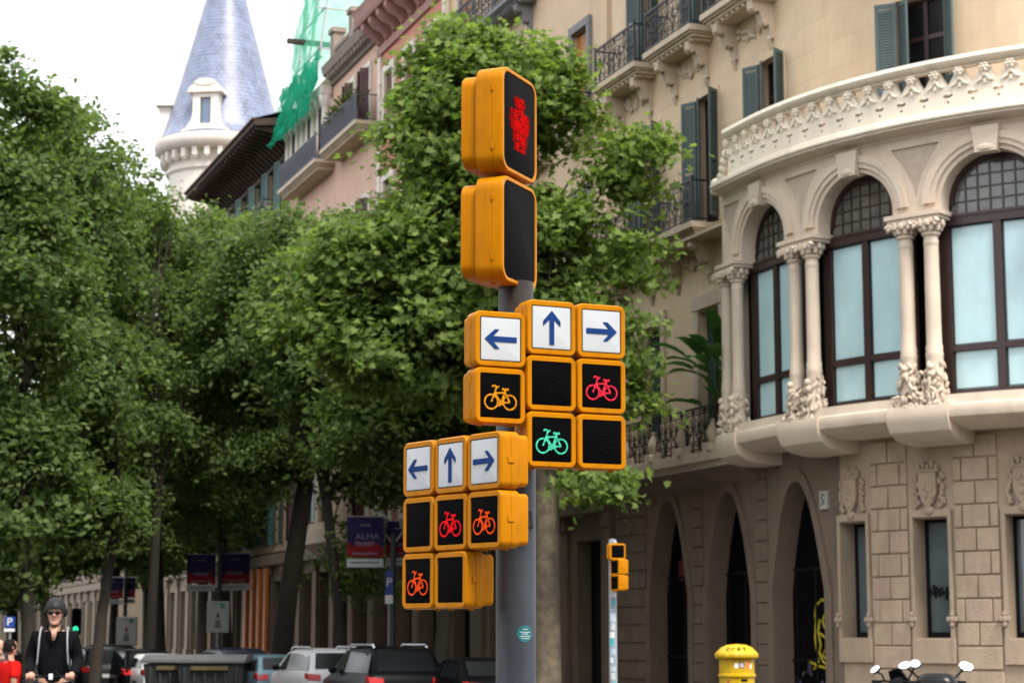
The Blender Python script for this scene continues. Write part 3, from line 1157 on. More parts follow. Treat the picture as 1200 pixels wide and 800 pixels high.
# casements with blinds drawn, leaded lights in the arch heads
for c in mids:
    m = MB()
    y0, y1 = OUT - .42, OUT - .32
    w = 1.15
    m.box(c - w, c - w + .22, y0, y1, 6.24, ZA)
    m.box(c + w - .22, c + w, y0, y1, 6.24, ZA)
    m.box(c - .075, c + .075, y0 - .002, y1 + .01, 6.36, 9.60)
    m.box(c - w + .22, c + w - .22, y0 + .002, y1 + .004, 6.24, 6.36)
    m.box(c - w + .22, c + w - .22, y0 + .002, y1 + .004, 7.12, 7.24)
    m.box(c - w, c + w, y0 + .001, y1 + .03, 9.60, 9.80)
    m.box(c - w, c + w, y0 + .001, y1 + .05, 9.76, 9.82)
    A = [(c + 1.06 * math.cos(R(a)), ZA - .02 + 1.06 * math.sin(R(a))) for a in range(0, 181, 10)]
    B = [(c + .84 * math.cos(R(a)), ZA - .02 + .84 * math.sin(R(a))) for a in range(180, -1, -10)]
    m.prism(A + B, y0, y1)
    for k in range(1, 7):                                   # lead grid
        x = c - .84 + 1.68 * k / 7
        hz = math.sqrt(max(0, .84 ** 2 - (x - c) ** 2))
        m.box(x - .016, x + .016, y0 + .03, y1 - .03, 9.78, ZA + hz)
    for zz in (10.06, 10.31, 10.56, 10.78):
        hx = math.sqrt(max(0, .86 ** 2 - (zz - ZA) ** 2))
        m.box(c - hx, c + hx, y0 + .032, y1 - .032, zz - .016, zz + .016)
    wo_ = m.build('window', M_frame, bayo, fmap=FM, cut=BCUT)
    # panes belong to the same window piece
    p = MB()
    p.mi = 2
    p.box(c - w + .2, c + w - .2, y0 + .015, y0 + .022, 6.3, 9.65)
    p.mi = 0
    for xa, xb in ((c - w + .27, c - .11), (c + .11, c + w - .24)):
        for za, zb in ((6.40, 7.11), (7.27, 9.56)):
            p.box(xa, xb, y0 + .03, y0 + .034, za, zb)
    p.mi = 1
    p.prism([(c + .9 * math.cos(R(a)), ZA - .02 + .9 * math.sin(R(a))) for a in range(0, 181, 10)] + [(c - .9, 9.75), (c + .9, 9.75)], y0 + .04, y0 + .05)
    p.build('pane', [M_blind, M_lead, mat('greenish dark glass edge', (.10, .15, .155), .1, .2, spec=.6)], bayo, fmap=FM, cut=BCUT)
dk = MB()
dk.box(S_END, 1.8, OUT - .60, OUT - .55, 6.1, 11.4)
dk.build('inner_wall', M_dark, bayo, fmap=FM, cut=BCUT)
# soffit ribs below the bay
# balustrade: pierced panel, rosettes, rail, plinth, end scroll
bl = MB()
YB = OUT + .13
x = 1.10
u = .455
while x - u > S_END:
    c = x - u / 2
    v = [(c - .17, 12.57), (c + .17, 12.57), (c + .11, 12.42), (c, 12.24), (c - .11, 12.42)]
    e = [(c + .10 * math.cos(R(a)), 12.05 + .04 * math.sin(R(a))) for a in range(0, 360, 45)]
    t = [(c + .03 * math.cos(R(a)), 11.92 + .03 * math.sin(R(a))) for a in range(0, 360, 72)]
    bl.prism([(c - u / 2, 11.77), (c + u / 2, 11.77), (c + u / 2, 12.62), (c - u / 2, 12.62)], YB, YB + .13, holes=[v, e, t])
    # rosettes hang under the rail between the piercings
    for k in range(6):
        a = 2 * math.pi * k / 6
        bl.ball((x + .065 * math.cos(a), YB + .17, 12.49 + .065 * math.sin(a)), (.042, .06, .042), 6, 4)
    bl.ball((x, YB + .19, 12.49), (.04, .06, .04), 6, 4)
    bl.ball((x, YB + .15, 12.36), (.05, .05, .06), 6, 4)
    bl.tube([(x - .02, YB + .14, 12.36), (x - .07, YB + .16, 12.26), (x - .15, YB + .15, 12.22)], .028, 5)
    bl.tube([(x + .02, YB + .14, 12.36), (x + .07, YB + .16, 12.26), (x + .15, YB + .15, 12.22)], .028, 5)
    bl.ball((x, YB + .14, 12.22), (.035, .04, .06), 6, 4)
    bl.ball((c, YB + .13, 12.08), (.05, .03, .03), 6, 4)
    x -= u
bl.extr([(YB - .06, 11.601), (YB + .22, 11.601), (YB + .25, 11.63), (YB + .25, 11.67), (YB + .19, 11.70), (YB + .19, 11.75), (YB + .15, 11.78), (YB - .04, 11.78)], S_END, 1.80)
bl.extr([(YB - .08, 12.61), (YB + .16, 12.61), (YB + .24, 12.66), (YB + .27, 12.72), (YB + .25, 12.80), (YB - .1, 12.80)], S_END, 1.12)
for q in range(5):                                          # end scroll running down to the wall
    a = R(70 * q)
    bl.ball((1.28 + .09 * q, YB + .06, 12.3 - .15 * q), (.13, .12, .13 - .008 * q), 9, 6)
bl.ball((1.78, YB + .08, 11.72), (.15, .14, .15), 10, 6)
bl.ball((1.82, YB + .1, 11.56), (.1, .12, .08), 9, 6)
blo = bl.build('balustrade', M_white, cb, fmap=FM, cut=BCUT, ang=40)
# ================================================================== the row of buildings beyond the corner
def ground_floor(root, s0, s1, z1, n, m, w=1.9, h=4.0, piers=True, sign=None):
    u = (s1 - s0) / n
    ops = [op(s0 + u * (k + .5), min(w, u * .72), -.25, h) for k in range(n)]
    b = MB()
    wall_ops(b, s0, s1, -.25, z1, ops, 0, .5)
    b.build('wall', m, root, fmap=FM)
    for k, o in enumerate(ops):
        s = (o['a'] + o['b']) / 2
        d = casement(root, s, o['b'] - o['a'], -.25, h, .42, mf=M_black, mg=M_glass, leaves=2, name='shop_window')
    if piers:
        p = MB()
        for k in range(n + 1):
            x = s0 + u * k
            a, b_ = max(s0, x - u * .12), min(s1, x + u * .12)
            p.box(a, b_, 0, .14, -.25, z1 - .5)
            p.box(max(s0, a - .06), min(s1, b_ + .06), 0, .2, -.25, .9)
            p.box(max(s0, a - .06), min(s1, b_ + .06), 0, .2, z1 - .9, z1 - .5)
        p.box(s0 + .01, s1 - .01, -.02, .3, z1 - .5, z1 - .02)
        p.build('pilasters', m, root, fmap=FM, bevel=.02)


def upper(root, s0, s1, zs, cols, w, hgt, m, top, back=-11, dep=.25):
    """zs: sill height of every storey; cols: window axes"""
    ops = [op(c, w, z, z + hgt[i] if isinstance(hgt, (list, tuple)) else z + hgt) for i, z in enumerate(zs) for c in cols]
    b = MB()
    wall_ops(b, s0, s1, zs[0] - .3, top, ops, 0, dep)
    b.build('wall', m, root, fmap=FM)
    v = MB()
    volume(v, s0, s1, .1, top, back, -.55, 3)
    v.quad((s0, 0, 0), (s0, -.55, 0), (s0, -.55, top), (s0, 0, top))
    v.quad((s1, 0, 0), (s1, -.55, 0), (s1, -.55, top), (s1, 0, top))
    v.quad((s0, 0, top), (s1, 0, top), (s1, -.55, top), (s0, -.55, top))
    v.build('rear_wall', m, root, fmap=FM)
    return ops


# ---- B: cream building with grey surrounds and wooden blinds
B = empty('apartment_building', FM((17.5, -3, 0)))
tag(B, 'cream building with grey window surrounds and wooden blinds, next to the corner building', 'building')
ground_floor(B, 10.45, 24.9, 5.4, 4, M_base, 1.7, 4.2)
M_cream2 = mat('pale cream stucco', (0.60, 0.455, 0.31), 0.85, .06, 1, .1, 25, stain=.2)
M_grey = mat('grey stone surround', (0.20, 0.195, 0.20), .8, .1, 3, .2, 25, stain=.2)
M_cream3 = mat('yellow cream stucco', (0.62, 0.46, 0.25), .85, .06, 1)
bz = [5.75, 10.7, 15.5, 20.9]
bc = [12.55, 15.9, 19.2, 22.6]
ops = upper(B, 10.45, 24.9, bz, bc, 1.15, 3.1, M_cream2, 26.0)
for i, z in enumerate(bz):
    for k, c in enumerate(bc):
        banded(B, c, 1.15, z, z + 3.1, .12, M_grey, .2, hood=False)
        w_ = casement(B, c, 1.15, z, z + 3.1, .2, mf=M_wood, mg=M_glass)
        b = MB()                                             # slatted wooden blind let down
        zz = z + (.25 if k != 1 else 1.2)
        while zz < z + 3.0:
            b.box(c - .56, c + .56, -.10, -.075, zz, zz + .06)
            zz += .075
        b.build('blind', M_wood, w_, fmap=FM)
        if z > 20:
            continue
        balcony(B, c - .85, c + .85, z - .22, .5, M_trim, True, (), False, 1.0, relief=False, th=.3)
o = balcony(B, 16.0, 24.6, 20.55, .7, M_grey, True, (16.6, 19.0, 21.6, 24.0), True, 1.05, relief=False)
pl = MB()
for x in (10.6, 24.5):
    pl.box(x - .1, x + .25, -.02, .10, 5.4, 25.4)
pl.build('pilasters', M_cream2, B, fmap=FM)
pl = MB()
pl.extr([(-.3, 25.4), (.1, 25.4), (.3, 25.8), (.6, 26.0), (.6, 26.3), (-.3, 26.3)], 10.45, 24.9)
pl.build('cornice', M_grey, B, fmap=FM)

# ---- A: pink building with white trim
Ab = empty('apartment_building', FM((29, -3, 0)))
tag(Ab, 'salmon pink building with white window trim and a heavy bracketed pink cornice', 'building')
M_pink = mat('salmon pink stucco', (0.50, 0.205, 0.145), .85, .07, 1, .1, 25, stain=.15)
M_pinkc = mat('dusty pink stone cornice', (0.36, 0.20, 0.18), .85, .1, 2, stain=.2)
M_wtrim = mat('white stone trim', (0.66, 0.60, 0.53), .8, .06, 2, stain=.15)
ground_floor(Ab, 24.95, 33.3, 5.4, 3, M_base, 1.9, 4.2)
az = [5.75, 10.7, 15.5, 20.2]
ac = [26.5, 29.1, 31.7]
upper(Ab, 24.95, 33.3, az, ac, 1.1, [3, 3, 3, 2.5], M_pink, 25.2)
for i, z in enumerate(az):
    for c in ac:
        h = 2.5 if i == 3 else 3.0
        banded(Ab, c, 1.1, z, z + h, .12, M_wtrim, .22)
        w_ = casement(Ab, c, 1.1, z, z + h, .2, mf=M_maroon)
        shutter(w_, c - .5, -.08, z + .05, z + h - .05, .5, R(12), M_maroon)
        shutter(w_, c + .5, -.08, z + .05, z + h - .05, .5, R(168), M_maroon)
    if 0 < i < 3:
        balcony(Ab, 25.4, 32.9, z - .3, .7, M_wtrim, True, (26, 28, 30, 32), False, 1.0, M_ironb, False)
for far in (0, 1):
    q = MB()
    for k in range(34):
        w = .45 if k % 2 else .34
        a = 33.3 - w if far else 24.95
        q.box(a, a + w, -.01, .06, 5.4 + k * .55 + .01, 5.4 + k * .55 + .54)
    q.build('quoins', M_wtrim, Ab, fmap=FM)
q = MB()
q.extr([(-.3, 23.6), (.1, 23.6), (.12, 23.9), (-.3, 23.9)], 24.95, 33.3)
q.extr([(-.3, 24.7), (.9, 24.7), (1.0, 24.85), (1.0, 25.1), (1.1, 25.25), (-.3, 25.4)], 24.8, 33.45)
for k in range(8):
    x = 25.5 + k * 1.04
    q.extr([(0, 23.9), (.2, 23.95), (.35, 24.15), (.7, 24.3), (.85, 24.5), (.85, 24.7), (0, 24.7)], x - .16, x + .16)
q.build('cornice', M_pinkc, Ab, fmap=FM)

# ---- C: pale pink building with grey balconies, crowned by a colonnade and wrapped roof
Cb = empty('apartment_building', FM((40, -3, 0)))
tag(Cb, 'pale pink building with long grey iron balconies and a loggia of small columns', 'building')
M_pink2 = mat('pale pink stucco', (0.56, 0.37, 0.285), .85, .07, 1, .1, 25, stain=.15)
ground_floor(Cb, 33.35, 47.3, 5.2, 5, M_base, 2.0, 4.2)
cz = [5.6, 10.4, 15.4, 21.3]
cc = [34.9, 37.2, 40.9, 43.2, 45.6]
upper(Cb, 33.35, 47.3, cz, cc, 1.05, [3, 3, 3, 2.3], M_pink2, 25.0)
for i, z in enumerate(cz):
    for k, c in enumerate(cc):
        h = 2.3 if i == 3 else 3.0
        banded(Cb, c, 1.05, z, z + h, .1, M_wtrim, .16)
        w_ = casement(Cb, c, 1.05, z, z + h, .18, mf=M_maroon)
        shutter(w_, c - .5, -.02, z + .05, z + h - .05, .48, R(55), M_maroon)
        shutter(w_, c + .5, -.02, z + .05, z + h - .05, .48, R(125), M_maroon)
for (a, b, z) in ((33.45, 38.9, 20.75), (39.7, 46.2, 20.65), (33.45, 38.9, 14.9), (39.7, 46.2, 14.9)):
    o = balcony(Cb, a, b, z, .9, M_trim, False, [a + .6 + k * (b - a - 1.2) / 4 for k in range(5)] if z > 20.7 and a > 39 else (), relief=False, th=.4)
    railing(o, a + .05, b - .05, .84, z + .4, 1.05, ends=(-.02, -.02), m=M_ironb, ornate=False, dense=True)
    sc = MB()                                                # grey privacy sheet behind the bars
    sc.box(a + .1, b - .1, .79, .80, z + .45, z + 1.35)
    sc.build('railing_sheet', mat('grey railing sheet', (.085, .10, .125), .7, .15, 3), o, fmap=FM)
q = MB()
q.extr([(-.3, 24.3), (.12, 24.3), (.2, 24.55), (.45, 24.7), (.55, 25.05), (-.3, 25.1)], 33.35, 40.2)
for k in range(14):
    x = 33.7 + k * .46
    q.box(x - .09, x + .09, .1, .4, 24.45, 24.68)
q.box(33.4, 40.2, -.2, .05, 25.1, 25.7)
q.box(33.4, 40.2, -.25, .1, 25.7, 25.85)
for x in (34.2, 37.0, 39.9):
    q.box(x - .28, x + .28, -.3, .16, 25.1, 26.5)
    q.box(x - .36, x + .36, -.38, .24, 26.5, 26.7)
q.build('cornice', mat('weathered grey cornice', (.22, .18, .15), .9, .15, 2, stain=.3), Cb, fmap=FM)
q = MB()
for k in range(8):
    x = 40.5 + k * .92
    q.lathe([(0, 21.05), (.26, 21.05), (.26, 21.35), (.18, 21.4), (.16, 23.4), (.17, 23.5), (.27, 23.65), (.3, 23.8), (.3, 24.0), (0, 24.0)], 10, (x, .25, 0))
q.box(40.2, 47.3, .05, .5, 24.0, 24.35)
q.build('colonnade', M_wtrim, Cb, fmap=FM)
# first-floor glazed bay
q = MB()
q.box(36.0, 40.4, 0, 1.05, 5.2, 5.75)
q.extr([(0, 4.7), (.5, 4.85), (.95, 5.2), (0, 5.2)], 36.1, 40.3)
for a, b in ((36.0, 36.5), (37.9, 38.4), (39.9, 40.4)):
    q.box(a, b, 0, 1.0, 5.75, 9.2)
q.box(36.0, 40.4, 0, 1.1, 9.2, 9.9)
q.box(36.0, 40.4, 0, .99, 5.75, 6.0)
o = q.build('bay_window', M_trim, Cb, fmap=FM, bevel=.02)
for a in (37.2, 39.15):
    casement(o, a, 1.4, 6.0, 9.2, -.82, mf=M_maroon, mg=M_blind)
q = MB()
q.quad((36.05, .1, 6.0), (36.05, .95, 6.0), (36.05, .95, 9.2), (36.05, .1, 9.2))
q.build('pane', M_glass, o, fmap=FM)
# orange strips of a shop front
q = MB()
M_or2 = mat('orange shopfront cladding', (.42, .12, .014), .6, .15, 3)
for k in range(4):
    q.box(49.6 + k * 1.35, 50.05 + k * 1.35, .2, .35, -.25, 4.6)
D = empty('apartment_building', FM((55, -3, 0)))
tag(D, 'beige building with green shutters under a deep dark overhanging eave', 'building')
q.build('shop_pilasters', M_or2, D, fmap=FM)

# ---- D: green shutters and the deep dark eave
ground_floor(D, 47.35, 63.0, 5.2, 6, M_base, 1.7, 4.0)
M_beige = mat('weathered beige stucco', (0.40, 0.30, 0.20), .9, .1, 1, .1, 25, stain=.3)
dz = [5.6, 10.6, 15.4, 20.6]
dc = [48.8, 51.3, 54.2, 57.2, 60.2]
upper(D, 47.35, 63.0, dz, dc, 1.1, [3, 3, 3, 2.6], M_beige, 24.4)
for i, z in enumerate(dz):
    for c in dc:
        h = 2.6 if i == 3 else 3.0
        w_ = casement(D, c, 1.1, z, z + h, .15, mf=M_shutg)
        shutter(w_, c - .55, .03, z + .02, z + h, .5, R(168), M_shutg)
        shutter(w_, c + .55, .03, z + .02, z + h, .5, R(22), M_shutg)
    if i:
        for c in dc[1:]:
            o = MB()
            o.extr([(0, z - .45), (.35, z - .4), (.6, z - .2), (.65, z), (0, z)], c - .95, c + .95)
            o = o.build('balcony', M_trim, D, fmap=FM)
            railing(o, c - .9, c + .9, .58, z, 1.0, ends=(-.02, -.02), m=M_iron, ornate=False)
M_eave = mat('dark stained eave boards', (.055, .032, .022), .85, .25, 2, stain=.3)
q = MB()
q.extr([(-.3, 24.35), (1.75, 24.15), (1.85, 24.2), (1.85, 24.42), (-.3, 24.75)], 46.9, 63.2)
k = 47.1
while k < 63:
    q.extr([(0, 23.85), (.2, 23.8), (1.7, 24.02), (1.74, 24.14), (0, 24.34)], k, k + .16)
    q.extr([(0, 23.3), (.15, 23.3), (.9, 23.9), (.9, 23.97), (0, 23.84)], k + .02, k + .14)
    k += .62
q.box(47.35, 63, -.02, .08, 23.1, 23.35)
q.build('eave', M_eave, D, fmap=FM)
q = MB()
q.quad((46.85, 1.95, 24.43), (63.2, 1.95, 24.43), (63.2, -5.5, 26.9), (46.85, -5.5, 26.9))
q.quad((46.85, -5.5, 26.9), (63.2, -5.5, 26.9), (63.2, -11, 24.4), (46.85, -11, 24.4))
q.extr([(1.83, 24.40), (1.97, 24.40), (1.97, 24.48), (1.83, 24.48)], 46.85, 63.2)
q.build('roof', mat('old clay roof tile', (.11, .06, .04), .9, .25, 4), D, fmap=FM)

# ---- green debris netting over the scaffolded roof of the pale pink building
M_net = net_mat('green debris net', (.12, .50, .32), .45)
M_netd = net_mat('denser green debris net', (.02, .30, .17), .85)
N = empty('debris_netting', FM((43.8, 0, 24)))
tag(N, 'green mesh netting draped over the scaffolded roof beside the slate tower', 'netting')
rn = random.Random(4)


def sheet(pts_fn, nu, nv, name, m, parent, amp):
    vs, fs = [], []
    for j in range(nv + 1):
        for i in range(nu + 1):
            p = pts_fn(i / nu, j / nv)
            w = amp * (math.sin(i * 1.7 + j * .35) + .6 * math.sin(i * .9 - j * .8 + 1) + .5 * rn.uniform(-1, 1))
            vs.append((p[0] + .3 * w, p[1] + w, p[2] + .25 * w))
    for j in range(nv):
        for i in range(nu):
            a = j * (nu + 1) + i
            fs.append((a, a + 1, a + nu + 2, a + nu + 1))
    b = MB()
    b.add(vs, fs)
    return b.build(name, m, parent, fmap=FM, ang=180)


sheet(lambda u, v: (40.4 + 7.2 * u, .45 + .55 * v, 25.9 - 2.6 * v + .0 * u), 26, 10, 'skirt_net', M_netd, N, .13)
sheet(lambda u, v: (42.7 + 3.9 * u, .5 - .9 * v, 25.4 + 6.0 * v), 16, 16, 'tower_net', M_net, N, .10)
sheet(lambda u, v: (42.7, .5 - .9 * v - 3.4 * u, 25.4 + 6.0 * v), 10, 14, 'tower_net', M_net, N, .08)
sheet(lambda u, v: (46.6, .5 - .9 * v - 3.4 * u, 25.4 + 6.0 * v), 10, 14, 'tower_net', M_net, N, .08)
q = MB()
for x in (42.4, 44.4, 46.6):
    for y in (.2, -2.6):
        q.tube([(x, y, 25.0), (x, y - .8, 31.6)], .045, 6)
for z in (26.6, 28.4, 30.2):
    q.tube([(42.2, .2 - .1 * (z - 25), z), (46.9, .2 - .1 * (z - 25), z)], .04, 6)
    q.tube([(42.4, .2, z), (42.4, -2.8, z)], .04, 6)
q.build('scaffold_poles', M_steel, N, fmap=FM)
q = MB()
q.box(44.3, 44.55, -1.2, 1.0, 27.3, 27.5)
q.build('scaffold_plank', M_barkd, N, fmap=FM)

M_far = mat('grimy far stone', (.20, .155, .11), .9, .15, 1, stain=.35)
# ---- the corner house with the conical slate tower
tx = at(262, 150, 115.0)
E = empty('tower_building', (tx.x, tx.y, -.6))
tag(E, 'distant corner building with a tall blue slate conical tower and stone dormer', 'building')
M_slate = mat('blue grey slate', (0.175, 0.205, 0.30), .4, .3, 1.6, .3, 14, stain=.35, brick=(.42, .26, .03, .6))
tw = MB()
n = 48
tw.lathe([(4.0, 31.1), (3.75, 31.3), (3.5, 31.9), (3.2, 32.8), (2.85, 34.1), (2.1, 36.9), (1.38, 39.6), (.7, 42.2), (.02, 44.9)], n)
to = tw.build('cone_roof', M_slate, E, ang=60)
uvl = to.data.uv_layers[0].data
for p in to.data.polygons:
    aa = []
    for li in p.loop_indices:
        co = to.data.vertices[to.data.loops[li].vertex_index].co
        aa.append(math.atan2(co.y, co.x))
    wrap = max(aa) - min(aa) > 3
    for li, a in zip(p.loop_indices, aa):
        co = to.data.vertices[to.data.loops[li].vertex_index].co
        uvl[li].uv = (((a + 2 * math.pi) if (wrap and a < 0) else a) * 3.4, co.z)
tw = MB()
tw.lathe([(0, 10), (3.2, 10), (3.2, 29.0), (3.35, 29.15), (3.35, 29.35), (3.2, 29.4), (3.2, 30.2), (3.8, 30.3), (4.02, 30.5), (4.08, 30.8), (4.02, 31.05), (3.9, 31.12), (0, 31.12)], n)
for k in range(30):
    a = 2 * math.pi * k / 30
    M = Matrix.Rotation(a, 4, 'Z')
    tw.box(3.15, 3.72, -.15, .15, 29.75, 30.25, M)
    tw.ball((3.5, 0, 29.75), (.22, .15, .2), 8, 5, M=M)
tw.build('tower_wall', M_wtrim, E, ang=40)


def dormer(ang):
    M = Matrix.Rotation(ang, 4, 'Z') @ Matrix.Translation((0, -3.55, 31.1)) @ Matrix.Diagonal((.76, .9, .78, 1)) @ Matrix.Translation((0, 0, -31.0))
    d = MB()
    d.box(-1.0, -.42, -.25, 1.6, 31.0, 34.0, M)
    d.box(.42, 1.0, -.25, 1.6, 31.0, 34.0, M)
    d.box(-.42, .42, -.25, 1.6, 31.0, 31.6, M)
    d.box(-.42, .42, -.25, 1.6, 33.6, 34.0, M)
    for sg in (-1, 1):
        d.prism([(sg * 1.0, 31.0), (sg * 2.0, 31.0), (sg * 1.45, 31.4), (sg * 1.12, 32.0), (sg * 1.0, 32.6)], -.2, .8, M=M)
    top = [(1.35 * math.cos(R(a)), 34.0 + .75 * math.sin(R(a))) for a in range(0, 181, 15)]
    d.prism([(-1.35, 33.95)] + [(1.35, 33.95)] + top, -.45, 2.2, M=M)
    d.prism([(.8 * math.cos(R(a)), 34.72 + .28 * math.sin(R(a))) for a in range(0, 360, 20)], -.5, .5, M=M)
    o = d.build('dormer', M_wtrim, E, ang=40)
    g_ = MB()
    g_.box(-.44, .44, -.08, -.04, 31.6, 33.6, M)
    g_.build('pane', mat('bluish window glass', (.10, .14, .22), .12, .1, spec=.8), o)
    f_ = MB()
    for x0, x1 in ((-.44, -.34), (.34, .44)):
        f_.box(x0, x1, -.14, -.03, 31.6, 33.6, M)
    f_.build('frame', M_shutg, o)


for a in (-8, 170, 268):
    dormer(R(a))
hb = MB()
xs = 63.1
wops = [op(xs + 1.6 + k * 3.1, 1.2, z, z + 3) for k in range(6) for z in (5.8, 10.6, 15.4, 20.2)]
wall_ops(hb, 63.05, 82, 5.2, 24.6, wops, 0, .25)
volume(hb, 63.05, 82, .1, 24.6, -12, -.5, 3)
hb.quad((82, 0, 0), (82, -.5, 0), (82, -.5, 24.6), (82, 0, 24.6))
hb.build('wall', M_far, E, fmap=FM)
for o_ in wops:
    casement(E, (o_['a'] + o_['b']) / 2, 1.2, o_['z0'], o_['z1'], .15, mf=M_shutg)
ground_floor(E, 63.05, 82, 5.2, 6, M_far, 2.0, 4.0)

# ---- next block, beyond the cross street
Fb = empty('apartment_building', FM((130, -3, 0)))
tag(Fb, 'far pale apartment block at the end of the street, seen between tree trunks', 'building')
ground_floor(Fb, 97, 190, 5.2, 26, M_far, 2.2, 4.0)
fz = [5.6, 10.4, 15.2]
fc = [99 + 3.4 * k for k in range(27)]
upper(Fb, 97, 190, fz, fc, 1.2, 3.0, M_far, 21)
for z in fz:
    for c in fc:
        casement(Fb, c, 1.2, z, z + 3, .15, mf=M_frame)

# ---- unseen row added across the street on the left to cut sky light
def FO(p):
    s, o, z = p
    w = S(s, 27.0) - SN * o
    return Vector((w.x, w.y, z))




keep_FM = FM
FM = FO
for k, (a, b_) in enumerate(((-2.0, 19.0), (19.05, 42.0))):
    G = empty('apartment_building', FO(((a + b_) / 2, -3, 0)))  # added unseen building, there to block sky light
    tag(G, ('beige apartment building added unseen across the street at the left to block sky light, nearest the crossing', 'beige apartment building added unseen across the street at the left to block sky light, farther from the crossing')[k], 'building')
    ground_floor(G, a, b_, 5.2, 6, M_base, 2.0, 4.0)
    cs = [a + 2 + i * 3.4 for i in range(int((b_ - a - 2) / 3.4) + 1) if a + 2 + i * 3.4 < b_ - .8]
    upper(G, a, b_, [5.7, 10.4, 15.1, 19.6], cs, 1.15, 3.0, M_beige, 24.0)
    for z in (5.7, 10.4, 15.1, 19.6):
        for c in cs:
            casement(G, c, 1.15, z, z + 3.0, .2)
FM = keep_FM

# ---- unseen blocks added behind the camera to cut sky light and bright reflections
for k, (xa, xb, yy, zz) in enumerate(((-46, -9, -21, 21), (-8.9, 34, -21, 22.5))):
    FM = lambda p, yy=yy: Vector((p[0], yy + p[1], p[2]))
    G = empty('apartment_building', ((xa + xb) / 2, yy - 3, 0))  # added unseen building, there to cut sky light and reflections
    tag(G, ('beige apartment building added unseen behind the viewer to block sky light, left of the signal pole', 'beige apartment building added unseen behind the viewer to block sky light, right of the signal pole')[k], 'building')
    ground_floor(G, xa, xb, 5.2, 9, M_base, 2.0, 4.0)
    cs = [xa + 2 + i * 3.6 for i in range(30) if xa + 2 + i * 3.6 < xb - .8]
    upper(G, xa, xb, [5.7, 10.2, 14.7], cs, 1.15, 3.0, M_beige, zz)
    for z in (5.7, 10.2, 14.7):
        for c in cs:
            casement(G, c, 1.15, z, z + 3.0, .2)
FM = keep_FM
# ================================================================== the main traffic signal
PX, PY = at(604.6, 560, 7.75).x, 7.75
TS = empty('traffic_signal', (PX, PY, .13))
tag(TS, 'tall grey signal pole in the foreground carrying amber yellow bicycle signals and arrow panels', 'traffic light')
PR = .0785
b = MB()
ztop = at(604, 340, 7.75).z
b.lathe([(0, 0), (.17, 0), (.17, .02), (.1, .03), (PR, .06), (PR, ztop - .10), (PR - .006, ztop - .095), (0, ztop - .095)], 40, (0, 0, 0))
b.v = [(x, y, z - (0 if z < .1 else .13)) for x, y, z in b.v]
pole = b.build('pole', M_pole, TS)
b = MB()
b.lathe([(0, ztop - .23), (.070, ztop - .23), (.070, ztop - .10), (0, ztop - .10)], 32)
b.build('collar', mat('dark brown collar', (.022, .017, .014), .5, .2, 9), TS)
b = MB()
for k in range(4):
    a = R(45 + 90 * k)
    b.lathe([(0, .02), (.018, .02), (.018, .05), (.01, .05), (.01, .07), (0, .07)], 6, (.135 * math.cos(a), .135 * math.sin(a), 0))
b.build('anchor_bolt', M_steel, pole)


def led(name, col, s, core=None):
    m = mat(name, (.004, .004, .004), .7, emit=col, estr=s * .68, var=0, spec=.0)
    t = m.node_tree                                        # lamps of uneven brightness
    n = t.nodes.new('ShaderNodeTexVoronoi')
    n.inputs['Scale'].default_value = 130
    tc = t.nodes.new('ShaderNodeTexCoord')
    r = t.nodes.new('ShaderNodeMapRange')
    r.inputs[1].default_value, r.inputs[2].default_value = .15, .75
    r.inputs[3].default_value, r.inputs[4].default_value = s * .85, s * .40
    t.links.new(tc.outputs['Object'], n.inputs['Vector'])
    t.links.new(n.outputs['Distance'], r.inputs[0])
    t.links.new(r.outputs[0], t.nodes['Principled BSDF'].inputs['Emission Strength'])
    return m


L_yel = led('amber led', (1.0, .36, .012), .44)
L_red = led('pinkish red led', (1.0, .03, .065), .50)
L_red2 = led('red led', (1.0, .008, .014), .44)
L_org = led('orange red led', (1.0, .085, .010), .42)
L_grn = led('teal green led', (.10, .90, .56), .42)
L_man = led('dim red led rows', (1.0, .003, .003), .42)
L_man2 = led('dimmer red led rows and halo', (1.0, .004, .004), .22)
L_off = mat('unlit bicycle symbol', (.0034, .0034, .0038), .5, spec=.012)


def bike_symbol(m, mat_, parent, w=.118, y=-.0015, cz=-.004):
    b = MB()
    s = w

    def st(pts, r=.026):
        b.tube([(x * s, 0, z * s) for x, z in pts], r * s, 6)

    def ring(cx, cz_, r, q=.024):
        n = 22
        loops = []
        for k in range(n + 1):
            a = 2 * math.pi * k / n
            loops.append((cx + r * math.cos(a), cz_ + r * math.sin(a)))
        st(loops, q)
    ring(-.29, -.15, .205)
    ring(.29, -.15, .205)
    st([(-.29, -.15), (-.20, .05), (-.135, .245), (-.14, .29), (-.19, .315), (-.245, .30), (-.25, .265)])
    st([(-.135, .245), (-.07, .275), (-.055, .31)], .02)
    st([(-.185, .095), (.145, .125)])
    st([(-.185, .085), (.02, -.16)])
    st([(.165, .205), (.02, -.16)])
    st([(.05, .225), (.13, .21), (.255, .222)], .034)
    st([(.02, -.16), (.29, -.15)])
    st([(.145, .125), (.29, -.15)])
    st([(-.045, -.245), (.085, -.09)], .022)
    st([(-.09, -.25), (-.01, -.245)], .022)
    st([(.05, -.085), (.12, -.085)], .022)
    for k in range(16):
        a = 2 * math.pi * k / 16
        b.ball((.02 * s + .062 * s * math.cos(a), 0, -.16 * s + .062 * s * math.sin(a)), .022 * s, 5, 3)
    b.v = [(x, y + .18 * yy, z + cz) for x, yy, z in b.v]
    return b.build('bicycle_symbol', mat_, parent)


